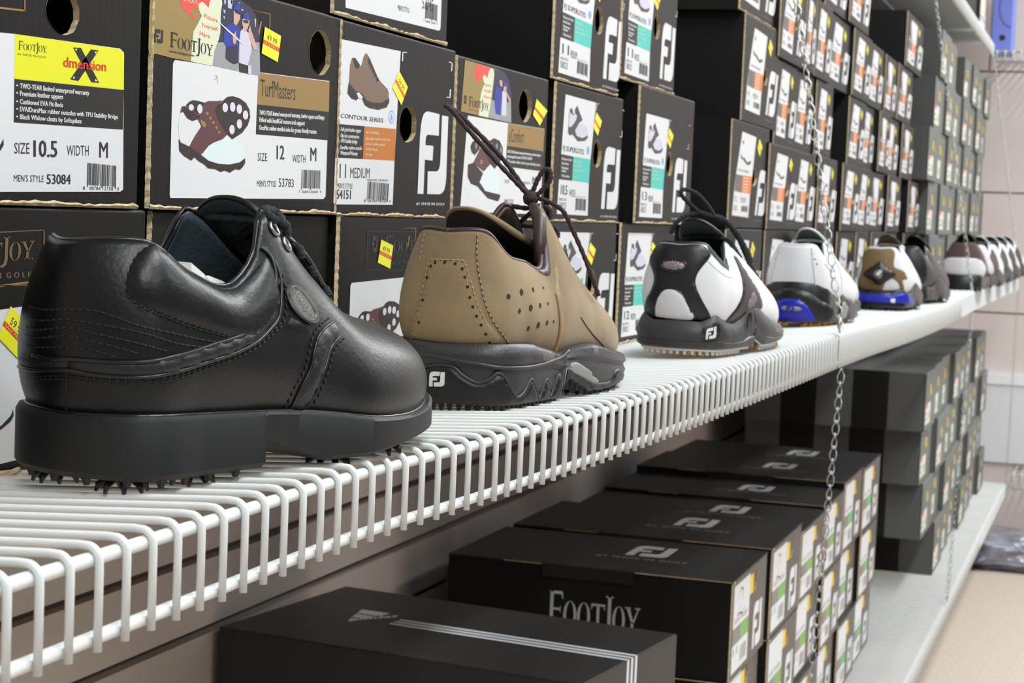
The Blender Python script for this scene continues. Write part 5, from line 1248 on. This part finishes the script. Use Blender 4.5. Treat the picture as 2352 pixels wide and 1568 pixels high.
M_patent = mat('black_glossy_trim', srgb(22,23,26), 0.25, 0.6)
M_thread = mat('black_thread', srgb(16,18,22), 0.6)
M_lining = mat('teal_grey_lining', srgb(66,78,86), 0.95, 0.2, bump=(500, .4))
M_rubber = mat('black_rubber', srgb(20,21,22), 0.55, 0.45, bump=(900, .35, 'check'))
M_rubber2 = mat('plain_black_rubber', srgb(17,17,19), 0.42, 0.5, bump=(300, .1))
M_metal = mat('antique_metal', srgb(150,148,146), 0.35, 0.5, metal=1.0)
M_lace = mat('black_lace', srgb(24,30,34), 0.85, bump=(600, .8))
M_tissue = mat('white_tissue_paper', srgb(214,210,206), 0.8, bump=(60, .6))

# ---- black saddle shoe, nearest
S = Surf(BLACK_KEYS); so = Sole(S, .0055, black_zb)
sh = thing('golf_shoe', 'large black leather golf shoe in sharp focus at the left, nearest on the wire shelf', 'shoe', BLACK_AT[0], math.radians(BLACK_AT[1]), group='golf shoes on display')
up = upper(S, sh, M_leather, M_lining)
sole_mesh(so, sh, M_rubber, .0867)
seam(S, [(t, 0.03) for t in np.linspace(-.3, .5, 40)], sh, 'welt', M_patent, .0010, .0006, 2)
rim(S, sh, M_patent, -.262, .2455, .0013)
footbed(S, sh, M_lining)
b = BLK
pad = b['collar_seam']+[(.225,.66),(.232,.74),(.234,.85),(.228,.93),(.21,.965),(.17,.97),(.12,.975)]
patch(S, pad, .0032, M_leather, 'padded_collar', up, .011)
strap = b['strap_top'][2:]+[(.236,.90)]+b['strap_low'][1:][::-1]+[(.013,.30)]
patch(S, strap, .0016, M_leather2, 'side_strap', up, .0016)
lft = [(t-.026 if False else t, q) for t, q in [(-.02,.345),(-.002,.340),(.015,.345),(.013,.29),(-.022,.262),(-.04,.268),(-.05,.34)]]
patch(S, lft, .0014, M_leather2, 'heel_strap', up, .0016)
seam(S, b['strap_top'], up, 'strap_edge', M_patent, .0009, .0006)
seam(S, [(-.05,.262)]+b['strap_low'], up, 'strap_edge', M_patent, .0009, .0006)
cap = b['cap_up']+b['cap_low'][::-1]
patch(S, cap, .0015, M_leather2, 'toe_seam_band', up, .0012)
seam(S, b['cap_up'], up, 'seam_edge', M_patent, .0007, .0004); seam(S, b['cap_low'], up, 'seam_edge', M_patent, .0006, .0003)
for nm in ('row_a','row_b','row_c','row_d','row_e'):
    l = [(-.035, b[nm][0][1]+.005)]+b[nm]
    seam(S, l, up, 'stitch_groove', M_thread, .00045, -.0003)
stitches(S, [b['row_a'],b['row_b'],b['row_c'],b['row_d'],b['row_e'],b['collar_seam'],[(t+.004,q-.016) for t,q in b['collar_seam']], b['strap_stitch'], [(t,q+.018) for t,q in b['strap_stitch']], [(t-.006,q+.006) for t,q in b['cap_up']], [(t+.005,q-.008) for t,q in b['cap_low'][:-1]]], up, M_thread)
seam(S, b['back_seam'], up, 'back_seam', M_thread, .0005, 0)
patch(S, [(.229,.560),(.236,.577),(.262,.490),(.256,.462)], .0014, M_leather, 'embossed_bar', up, .0016, k=1)
# metal medallion with raised lettering
c0 = Vector(surf_pts(S, [b['medal'][0]], .0012)[0]); pa, pb, pc, pd = [Vector(surf_pts(S, [q], .0012)[0]) for q in b['medal'][1:]]
ex = (pb-pa)*.5; ey = (pd-pc)*.5; nz = ex.cross(ey).normalized()
if nz.dot(Vector(S.N(*b['medal'][0])[0])) < 0: nz = -nz
def med(x, y, z): return c0+ex*x+ey*y+nz*z
mb = MB(); k = 36
cir = [(math.cos(2*math.pi*i/k), math.sin(2*math.pi*i/k)) for i in range(k)]
v = [med(x*1.06, y*1.06, -.001) for x, y in cir]+[med(x, y, .0008) for x, y in cir]+[med(x*.86, y*.84, .0008) for x, y in cir]+[med(x*.83, y*.80, .0002) for x, y in cir]
mb.add(v, [(l*k+i, l*k+(i+1) % k, (l+1)*k+(i+1) % k, (l+1)*k+i) for l in range(3) for i in range(k)]+[tuple(3*k+i for i in range(k))], M_metal)
fixn(mb.build('medallion', up)); mo = C.objects[-1] if False else bpy.data.objects['medallion']
mb = MB(); v, f = WM; mb.add([med((x-.5)*1.45, (y-.36)*.62*(1 if True else 1), .0008) for x, y in v], f, mat('bright_metal', srgb(214,214,214), .25, metal=1.0))
v, f = ring(0, 0, .93, .92, .03, 36); mb.add([med(x, y, .0010) for x, y in v], f, M_patent)
mb.build('raised_lettering', up)
for q in [(.2493,.925),(.2615,.880)]: eyelet(S, q, up, M_metal)
tongue(sh, M_leather, M_lining, .110, .1255, .172, .068, .025, curl=.010, yoff=.008, drop=.014)
# far eyestay tab and near eyestay edge
rim(S, sh, M_patent, .2455, .40, .0013, 'eyestay_edge'); rim(S, sh, M_patent, .60, .7545, .0013, 'eyestay_edge')
def lacing(S, parent, m, ts, rise=.006, r=.0021, name='lace'):
    for i, t in enumerate(ts):
        a = surf_pts(S, [(t, .93)], .0012)[0]; c = surf_pts(S, [(1-t, .93)], .0012)[0]; mid = (a+c)/2; mid[2] += rise+.004
        a2 = surf_pts(S, [(t, .985)], .0025)[0]; c2 = surf_pts(S, [(1-t, .985)], .0025)[0]
        wave_lace([a, a2+np.array((0,0,.001)), mid, c2+np.array((0,0,.001)), c], r, parent, m, name)
        if i+1 < len(ts):
            d = surf_pts(S, [(1-ts[i+1], .985)], .003)[0]; mm = (a2+d)/2; mm[2] += rise+.001
            wave_lace([a2, mm, d], r, parent, m, name)
lacing(S, sh, M_lace, [.268,.292,.318,.348], .003)
wave_lace([surf_pts(S,[(.252,.95)],.002)[0], (.106,-.020,.119), (.118,-.017,.118), surf_pts(S,[(.2615,.95)],.003)[0]], .0024, sh, M_lace)
# tissue inside
mb = MB(); bm = bmesh.new(); bmesh.ops.create_icosphere(bm, subdivisions=3, radius=.022)
rnd = random.Random(3)
for q in bm.verts: q.co *= 1+rnd.uniform(-.22,.22)
me = bpy.data.meshes.new('tissue'); bm.to_mesh(me); bm.free(); me.materials.append(M_tissue)
o = bpy.data.objects.new('crumpled_tissue', me); C.objects.link(o)
cs, sn = math.cos(math.radians(BLACK_AT[1])), math.sin(math.radians(BLACK_AT[1]))
o.location = (BLACK_AT[0][0]+.084*cs-.004*sn, BLACK_AT[0][1]+.084*sn+.004*cs, BLACK_AT[0][2]+.070)
o['label'] = 'crumpled white tissue paper stuffed inside the black leather shoe'; o['category'] = 'tissue paper'
cleats(so, sh, M_rubber2, [(.022,.018),(.022,-.020),(.060,.022),(.058,-.024),(.145,-.030),(.150,.030),(.185,-.030),(.190,.028),(.220,0)], .0105, hgt=.0062)
mb = MB()
for i in range(11):
    t = -.10+i*.031; p = so.P(t, 0)[0]; _, n_ = so.out(np.array([t])); p = p-n_[0]*.004
    if p[0] < .085: mb.tube([p+np.array((0,0,.001)), p+np.array((0,0,-.0028))], [.0026,.0014], M_rubber2, 6)
mb.build('tread_nubs', sh)

# ---- tan nubuck shoe
M_nub = mat('tan_nubuck', srgb(152,132,102), 0.9, 0.2, bump=(700, .25), var=(20, .9, srgb(120,103,78)), sheen=.15)
M_nub2 = mat('tan_nubuck_smooth', srgb(154,133,100), 0.88, 0.2, bump=(700, .2), sheen=.15, var=(24, .8, srgb(128,109,82)))
M_brownpipe = mat('dark_brown_piping', srgb(58,42,40), 0.4, .5)
M_tanthread = mat('tan_thread', srgb(176,146,104), .7)
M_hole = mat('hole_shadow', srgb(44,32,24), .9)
M_brlin = mat('dark_brown_lining', srgb(52,44,40), .95)
M_brlace = mat('dark_brown_lace', srgb(52,38,36), .8, bump=(600, .8))
M_mid = mat('charcoal_midsole', srgb(50,48,50), .42, .55, bump=(500, .25))
M_grey = mat('translucent_grey_plastic', srgb(140,140,138), .4, .5)
S = Surf(BROWN_KEYS); so = Sole(S, .006, brown_zb, bulge=.0015)
sh = thing('golf_shoe', 'tan nubuck golf shoe with a long brown lace loop, second nearest on the wire shelf', 'shoe', BROWN_AT[0], math.radians(BROWN_AT[1]), group='golf shoes on display')
up = upper(S, sh, M_nub, M_brlin)
sole_mesh(so, sh, M_mid, .0885, prof=((0,-.003,0),(0,.0,.10),(0,.0012,.35),(0,-.0008,.62),(0,.0018,.74),(0,.0012,.92),(0,-.0018,1.0)))
footbed(S, sh, M_brlin); b = BRN
rim(S, sh, M_brownpipe, -.20, .20, .0019); rim(S, sh, M_brownpipe, .80, 1.0, .0019)
patch(S, b['patch_out'], .0012, M_nub2, 'heel_patch', up, .0015)
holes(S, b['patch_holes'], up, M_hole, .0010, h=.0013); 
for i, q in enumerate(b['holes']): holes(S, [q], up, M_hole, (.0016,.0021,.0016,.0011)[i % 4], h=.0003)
for i in range(len([0])): pass
stitches(S, [[(t*.97, q*.985) for t, q in b['patch_out']], b['patch_in'], b['seam'], b['seam_left'], [(t+.005,q-.005) for t, q in b['overlap'][2:]]], up, M_tanthread, .0036, .0024, .0004, .0009)
seam(S, b['seam'], up, 'seam_edge', M_hole, .00035, 0); seam(S, b['back_seam'], up, 'back_seam', M_hole, .0006, 0)
q = b['overlap'][2:]; patch(S, [(.246,.80)]+q+[(.236,0),(.234,.14),(.233,.3),(.233,.48),(.238,.66),(.255,.79)], .0016, M_nub2, 'vamp_overlap', up, .0012)
seam(S, b['overlap'][2:], up, 'overlap_edge', mat('overlap_edge', srgb(128,86,40), .7), .0007, .0003); seam(S, b['vamp_seam'], up, 'vamp_seam', M_hole, .0005, 0)
patch(S, [(.212,.97),(.226,.90),(.238,.86),(.252,.90),(.262,.94),(.262,.985),(.245,.985),(.225,.985)], .0016, M_brownpipe, 'eyestay_facing', up, .002)
tongue(sh, M_nub2, M_brlin, .064, .1265, .180, .0715, .027, curl=.010, yoff=.020, drop=.020)
# dark piped tongue edge standing above the collar
rim(S, sh, M_brownpipe, .20, .37, .0020, 'eyestay_edge'); rim(S, sh, M_brownpipe, .63, .80, .0020, 'eyestay_edge')
mb = MB(); mb.tube([(.092,-.022,.091),(.096,-.022,.104),(.103,-.018,.120),(.109,-.010,.129)], [.0025,.0045,.005,.003], M_brownpipe, 8); mb.build('tongue_binding', sh, True)
lacing(S, sh, M_brlace, [.285,.305,.33,.355], .003, .0017)
kn = (.120,-.004,.134)
wave_lace([kn, (.116,.004,.146), (.110,.014,.160), (.100,.028,.176), (.090,.040,.189), (.086,.045,.192), (.085,.040,.189), (.092,.032,.178), (.104,.016,.158), (.113,.003,.143), kn], .00165, sh, M_brlace)
wave_lace([kn, (.120,-.007,.143), (.122,-.011,.152), (.124,-.015,.153), (.123,-.016,.146), (.121,-.009,.137), kn], .00165, sh, M_brlace)
wave_lace([kn, (.126,-.012,.133), (.134,-.022,.126), (.140,-.028,.112), (.146,-.034,.096), (.152,-.038,.082), (.158,-.041,.070)], .0016, sh, M_brlace)
mb = MB(); mb.lathe([(0,-.005),(.004,-.004),(.006,0),(.004,.004),(0,.005)], M_brlace, kn, 'y', 10); mb.build('lace_knot', sh, True)
wv = BRNS['wave']; low = [(t, .02) for t in np.linspace(.232, -.055, 16)]
patch(so, wv+low, .0022, M_rubber2, 'outsole_tread', sh, .0030, k=4, step=.004, wstep=.06)
seam(so, [(-.09,.56),(-.065,.50)]+wv[:1]+wv[1:], sh, 'tread_lip', M_mid, .0012, .0006, 6)
seam(so, BRNS['ridge'], sh, 'midsole_ridge', M_mid, .0014, .0010, 6)
fj_on(so, (-.010,.285), (.0095,.30), (-.010,.53), .0034, mat('white_rubber', srgb(230,230,232), .5), sh, th=.0016)
patch(so, BRNS['arch']+[(.325,.15),(.28,.12),(.245,.2)], .0012, M_grey, 'shank_plate', sh, .002, k=3)
patch(so, BRNS['toe']+[(.41,.05),(.33,.02),(.25,.03)], .0020, M_rubber2, 'outsole_tread', sh, .002, k=3)
cleats(so, sh, M_rubber2, [(.022,.020),(.022,-.018),(.062,.022),(.060,-.024),(.150,-.030),(.155,.030),(.190,-.030),(.195,.028),(.228,0)], .0105, hgt=.0055)
def nubs(so, sh, m, x_lo, x_hi, n, r=.0022, ln=.0045, inset=.004, t0=-.14, t1=.5, name='tread_nubs'):
    mb = MB()
    for i in range(n):
        t = t0+(t1-t0)*i/(n-1); p = so.P(t, 0)[0]; _, n_ = so.out(np.array([t])); p = p-n_[0]*inset
        if x_lo <= p[0] <= x_hi: mb.tube([p+np.array((0,0,.002)), p+np.array((0,0,-ln))], [r,r*.55], m, 6)
    mb.build(name, sh)
nubs(so, sh, M_rubber2, -.01, .27, 56)

# ---- black and white shoe
M_white = mat('white_leather', srgb(222,222,226), .38, .5, bump=(300, .06))
M_bk = mat('smooth_black_panel', srgb(30,30,32), .33, .5, bump=(300, .06))
M_gmesh = mat('grey_lining', srgb(74,82,82), .9, bump=(400, .4))
M_gunm = mat('gunmetal_sole', srgb(56,55,57), .42, .5, bump=(250, .08))
M_yel = mat('yellow_spike_plastic', srgb(226,172,36), .4, .5)
M_wp = mat('white_spike_plastic', srgb(222,222,218), .4, .5)
M_silver = mat('silver_mesh', srgb(150,138,138), .4, .5, metal=.3, bump=(420, 1.0, 'voronoi'))
S = Surf(BW_KEYS); so = Sole(S, .006, bw_zb, bulge=.002)
sh = thing('golf_shoe', 'white golf shoe, black heel counter with silver oval, third on the near wire shelf', 'shoe', tuple(.955*q for q in BW_AT[0]), math.radians(BW_AT[1]), group='golf shoes on display'); sh.scale = (.955, .955, .955)
up = upper(S, sh, M_white, M_gmesh)
def zt_bw(t, a):
    tt = np.where(np.mod(t,1) > .5, 1-np.mod(t,1), np.mod(t,1))
    z = np.interp(tt, [0,.045,.064,.075,.10,.15,.19,.215,.24,.27,.31,.36,.42,.5], [.031,.030,.034,.037,.031,.028,.032,.043,.046,.044,.034,.026,.022,.021])
    return z
so2 = Sole(S, .006, bw_zb, bulge=.002, ztop=zt_bw)
sole_mesh(so2, sh, M_gunm, .0905, prof=((0,-.0025,0),(0,.001,.08),(0,.0016,.24),(0,.0,.27),(0,.0012,.5),(0,-.001,.85),(0,-.003,1.0)))
footbed(S, sh, M_gmesh); b = BWD
cn = [(-.09,.975),(-.06,.985),(0,.985),(.055,.985),(.070,.93)]+b['counter'][4:9]+[(.066,.03),(.060,0),(-.075,0)]+b['counter'][14:]+[(-.094,.86)]
patch(S, cn, .0011, M_bk, 'heel_counter', up, .0012)
win = [(-.043,.02),(-.036,.244),(-.024,.395),(-.007,.432),(.011,.378),(.023,.218),(.032,.02),(-.002,.015)]
patch(S, win, .0022, M_white, 'heel_window', up, .002, edge=.0014)
seam(S, win[:7], up, 'window_edge', M_bk, .0009, .0010)
ov = [(-.0085+.0265*math.cos(2*math.pi*k/24), .716+.076*math.sin(2*math.pi*k/24)) for k in range(24)]
patch(S, ov, .0022, M_silver, 'silver_oval', up, .002, k=1); seam(S, ov+[ov[0]], up, 'oval_rim', M_bk, .0011, .0012, 2)
patch(S, [(.072,.92),(.085,.86),(.11,.83),(.14,.83),(.17,.85),(.195,.90),(.215,.96),(.215,.99),(.18,.99),(.14,.99),(.10,.99),(.075,.99)], .0016, M_gmesh, 'padded_collar', up, .003, k=3)
sd = [(.236,.86),(.229,.77),(.218,.66),(.190,.462),(.159,.244),(.126,.0),(.20,.02),(.26,.15),(.292,.20),(.285,.378),(.265,.54),(.252,.70),(.247,.86)]
patch(S, sd, .0010, M_bk, 'saddle_band', up, .0012)
patch(S, [(.205,.30),(.232,.40),(.252,.44),(.262,.30),(.245,.22),(.215,.2)], .0018, mat('grey_band', srgb(110,104,104), .5), 'grey_insert', up, .001, k=3)
seam(S, b['seamline'], up, 'seam', mat('pale_seam', srgb(196,196,200), .5), .0004, .0001)
rim(S, sh, M_bk, -.27, .27, .0018); rim(S, sh, M_bk, .27, .44, .0014, 'eyestay_edge'); rim(S, sh, M_bk, .56, .73, .0014, 'eyestay_edge')
tongue(sh, M_bk, M_gmesh, .052, .1255, .175, .0665, .024, curl=.010, yoff=.006, drop=.020)
lacing(S, sh, M_lace, [.262,.285,.31,.335,.36], .004, .0019)
kn = (.088,-.004,.1275)
wave_lace([kn, (.080,.002,.139), (.070,.010,.149), (.058,.018,.152), (.055,.019,.147), (.062,.012,.138), (.074,.006,.131), kn], .0021, sh, M_lace)
wave_lace([kn, (.075,.006,.131), (.060,.014,.128), (.052,.022,.120), (.050,.026,.110)], .0021, sh, M_lace)
wave_lace([kn, (.104,-.012,.121), (.118,-.018,.109), (.134,-.020,.096), (.150,-.020,.086), (.168,-.020,.077), (.18,-.026,.062), (.19,-.030,.052)], .0022, sh, M_lace)
wave_lace([kn, (.098,-.010,.125), (.110,-.020,.112), (.126,-.024,.098), (.142,-.025,.086)], .0026, sh, M_lace)
tb = [(.047,.30),(.076,.30),(.077,.80),(.048,.79)]
patch(so2, tb, .0010, M_bk, 'logo_tab', sh, .0006, k=2, edge=.0006); fj_on(so2, (.0535,.37), (.0705,.375), (.0535,.72), .0020, M_wp, sh)
patch(so2, [(.196,.35),(.200,.60),(.212,.80),(.226,.84),(.222,.6),(.213,.36)], -.0010, M_bk, 'sculpted_groove', sh, .002, k=3, edge=.0008)
mb = MB(); t = np.linspace(0, 1, 80, endpoint=False); a, nn = so2.out(t)
p0 = so2.P(t, np.zeros(80))-nn*.0022; p0[:, 2] += .0006; p1 = p0.copy(); p1[:, 2] -= .0022
mb.add(np.concatenate([p0, p1]), [(i, 80+i, 80+(i+1) % 80, (i+1) % 80) for i in range(80)], M_wp); mb.build('sole_plate', sh)
nubs(so2, sh, M_wp, -.01, .085, 24, .0026, .0052, .006, -.12, .2, 'white_spikes'); nubs(so2, sh, M_wp, .12, .27, 18, .0026, .0052, .006, .26, .5, 'white_spikes')
cleats(so2, sh, M_yel, [(.022,.022),(.020,-.016),(.050,.024),(.062,-.028),(.150,-.030),(.155,.030),(.200,-.028),(.205,.026)], .0105, hgt=.0068, name='yellow_cleat')

# ---- the row of distant shoes
def far_shoe(label, at, yaw, cu, cl, cs, keys=BW_KEYS, cm=None, sc=1.0, lace=None, wave=True, spikes=None, extra=None, tong=None, zt=None):
    S = Surf(keys); zt = zt or (zt_bw if wave else None)
    so = Sole(S, .006, bw_zb, bulge=.002, ztop=zt)
    t = thing('golf_shoe', label, 'shoe', at, math.radians(yaw), group='golf shoes on display'); t.scale = (sc, sc, sc)
    u = upper(S, t, cu, cl, nt=90, nw=16); sole_mesh(so, t, cs, .0905, n=50); footbed(S, t, cl)
    rim(S, t, cl if cm is None else cm, -.27, .27, .0018, n=40); tongue(t, tong or cu, cl, .056, .124, .178, .0665, .022, curl=.010, drop=.020)
    lacing(S, t, lace or M_lace, [.27,.30,.33,.355], .004, .0019)
    cleats(so, t, spikes or M_rubber2, [(.022,.022),(.020,-.018),(.060,-.028),(.150,-.030),(.155,.030),(.200,-.028),(.205,.026)], .0105, hgt=.0062)
    if extra: extra(S, so, t, u)
    return t
M_blue = mat('royal_blue_plastic', srgb(34,42,170), .3, .5)
M_tan2 = mat('olive_tan_leather', srgb(120,98,62), .6, .4)
M_brn2 = mat('dark_brown_suede', srgb(86,66,62), .8)
M_wlace = mat('white_lace', srgb(238,238,240), .8)
M_glin = mat('green_grey_lining', srgb(92,108,104), .9)
def zt_high(t, a):
    tt = np.where(np.mod(t,1) > .5, 1-np.mod(t,1), np.mod(t,1))
    return np.interp(tt, [0,.05,.10,.16,.20,.235,.28,.36,.42,.5], [.056,.054,.046,.038,.036,.040,.033,.027,.022,.021])
def ex_white(S, so, t, u):
    hb = [(-.10,.06),(-.07,.55),(-.045,.75),(0,.85),(.04,.75),(.07,.58),(.13,.42),(.19,.30),(.195,.03),(.10,.02),(0,.02),(-.06,.02)]
    patch(so, hb, .0045, M_blue if False else M_bk, 'heel_cradle', t, .006, k=3)
    bl = [(-.055,.05),(-.052,.35),(-.035,.52),(0,.60),(.03,.52),(.043,.30),(.055,.06),(.02,-.0+.02),(-.02,.02)]
    patch(so, bl, .0075, M_blue, 'blue_heel_pod', t, .004, k=3)
    ov = [(.0+.026*math.cos(2*math.pi*k/20), .34+.10*math.sin(2*math.pi*k/20)) for k in range(20)]
    patch(so, ov, .0088, M_grey, 'heel_badge', t, .001, k=1); fj_on(so, (-.008,.27), (.008,.27), (-.008,.41), .0094, M_blue, t, 'badge_logo')
    patch(so, [(.19,.10),(.205,.55),(.225,.75),(.26,.30),(.255,.1)], .003, M_grey, 'clear_shank', t, .003, k=3)
    for l in ([(.05,.95),(.046,.7),(.05,.3),(.06,.02)], [(-.06,.95),(-.055,.7),(-.06,.3),(-.07,.02)], [(.09,.72),(.13,.66),(.20,.74)], [(.24,.75),(.226,.5),(.20,.2),(.16,.02)]): seam(S, l, u, 'panel_seam', mat('pale_seam', srgb(196,196,200), .5), .0007, .0004)
    holes(S, [(.048,.84),(.052,.76),(.056,.68),(-.056,.84),(-.058,.74)], u, M_hole, .0011)
far_shoe('white golf shoe with a royal blue heel pod and yellow spikes, behind the first chain', (2.262,.381,-.1275), -3, M_white, M_glin, M_bk, cm=M_white, spikes=M_yel, extra=ex_white, lace=M_wlace, zt=zt_high)
def ex_stripe(S, so, t, u):
    patch(S, [(.25,.7),(.24,.4),(.235,.03),(.28,.03),(.285,.4),(.28,.7)], .001, mat('charcoal_band', srgb(96,90,90), .5), 'side_band', u, .001, k=3)
    patch(S, [(.42,.02),(.46,.30),(.5,.42),(.54,.30),(.58,.02),(.5,.02)], .001, mat('charcoal_band', srgb(96,90,90), .5), 'toe_cap', u, .001, k=3)
far_shoe('white golf shoe with a charcoal side band and toe cap, behind the blue-heeled one', (2.545,.434,-.1335), -9, M_white, M_bk, M_gunm, extra=ex_stripe)
def ex_dial(S, so, t, u):
    patch(S, [(-.10,.05),(-.07,.30),(-.062,.60),(-.085,.93),(0,.985),(.055,.97),(.046,.72),(.048,.58),(.09,.50),(.115,.36),(.075,.30),(.10,.05),(.075,.02),(.055,.25),(.025,.35),(.012,.05),(0,.02),(-.05,.02)], .0010, M_tan2, 'olive_heel_panel', u, .001, k=4)
    patch(S, [(.00,.73),(.02,.60),(.050,.44),(.028,.30),(.0,.16),(-.025,.28),(-.052,.42),(-.022,.60)], .006, M_bk, 'dial_housing', u, .006, k=3)
    c = Vector(surf_pts(S, [(-.001,.43)], .005)[0]); n = Vector(S.N(-.001,.43)[0])
    for nm, r, h0, h1, m_ in (('dial_knob',.011,0,.007,M_bk), ('dial_ring',.0075,.006,.0078,M_metal), ('dial_cap',.003,.0075,.0085,M_wp)):
        mb = MB(); mb.lathe([(0,h1),(r*.85,h1),(r,h1-.001),(r,h0)], m_, n=20); o = mb.build(nm, u, True); o.location = c; o.rotation_mode = 'QUATERNION'; o.rotation_quaternion = Vector((0,0,1)).rotation_difference(n)
    patch(so, [(-.08,.30),(-.08,.80),(0,.85),(.10,.80),(.16,.62),(.16,.25),(.06,.30)], .004, M_blue, 'blue_heel_band', t, .003, k=3)
    patch(so, [(.035,.36),(.050,.36),(.050,.62),(.035,.62)], .0055, M_wp, 'heel_badge', t, .0005, k=1)
far_shoe('olive and white golf shoe with a round black dial on its heel and a blue heel band', (2.99,.366,-.1350), -2, M_white, M_tan2, M_bk, cm=M_white, lace=M_wlace, extra=ex_dial, tong=M_bk)
far_shoe('all-black golf shoe between the dial-heeled and the white-heeled shoes', (3.38,.372,-.1350), -8, M_bk, M_bk, M_bk)
def ex_wh(S, so, t, u):
    patch(S, [(-.20,.02),(-.19,.40),(-.10,.52),(0,.58),(.10,.52),(.19,.40),(.20,.02),(.1,.02),(0,.02),(-.1,.02)], .0012, M_white, 'white_heel_cup', u, .001, k=4)
far_shoe('dark brown golf shoe with a white heel cup, behind the second chain', (4.18,.331,-.1340), 1, M_brn2, M_bk, M_bk, extra=ex_wh, wave=False, sc=1.05)
def ex_sad(S, so, t, u):
    patch(S, [(.10,.62),(.15,.40),(.19,.05),(.25,.05),(.26,.4),(.25,.85),(.2,.9),(.14,.88)], .001, M_bk, 'black_saddle', u, .001, k=3)
for k, (x, y, z, nm) in enumerate([(4.52,.335,-.1340,'white golf shoe with a black saddle, first beyond the white-heeled brown shoe'),(4.92,.335,-.1340,'white golf shoe with a black saddle, second beyond the white-heeled brown shoe'),(5.32,.337,-.1340,'white golf shoe with a black saddle, third beyond the white-heeled brown shoe'),(5.68,.338,-.1340,'white golf shoe with a black saddle, last on the far end of the shelf')]):
    far_shoe(nm, (x, y, z), -7, M_white, M_bk, M_bk, lace=M_wlace, extra=ex_sad)

# ---------------------------------------------------------------- wrapped bundle on the floor
M_plas = mat('grey_plastic_wrap', srgb(150,150,160), .25, .5, bump=(14, 1.0), var=(9, .9, srgb(70,72,92)), coat=.4)
for k, (y0, y1, x0) in enumerate(((.14,.46,6.08),(-.25,.11,6.10))):
    t = thing('wrapped_bundle', ('grey plastic-wrapped bundle on the carpet, nearest the low wire shelf','grey plastic-wrapped bundle on the carpet, at the right edge of the photo')[k], 'bundle', (x0+.16, (y0+y1)/2, FLOOR))
    bm = bmesh.new(); bmesh.ops.create_icosphere(bm, subdivisions=5, radius=1)
    rnd = random.Random(k); from mathutils import noise
    for q in bm.verts:
        d = noise.noise(q.co*2.2+Vector((k*5,0,0)))*.22+noise.noise(q.co*6+Vector((k*5,3,0)))*.09
        x, y, z = q.co; s = lambda a: math.copysign(abs(a)**.6, a)
        q.co = Vector((s(x)*.16*(1+d), s(y)*(y1-y0)/2*(1+d*.5), .055+s(z)*.055*(1+d)))
    me = bpy.data.meshes.new('bundle'); bm.to_mesh(me); bm.free(); me.materials.append(M_plas); me.polygons.foreach_set('use_smooth', [True]*len(me.polygons))
    o = bpy.data.objects.new('plastic_wrap', me); C.objects.link(o); o.parent = t
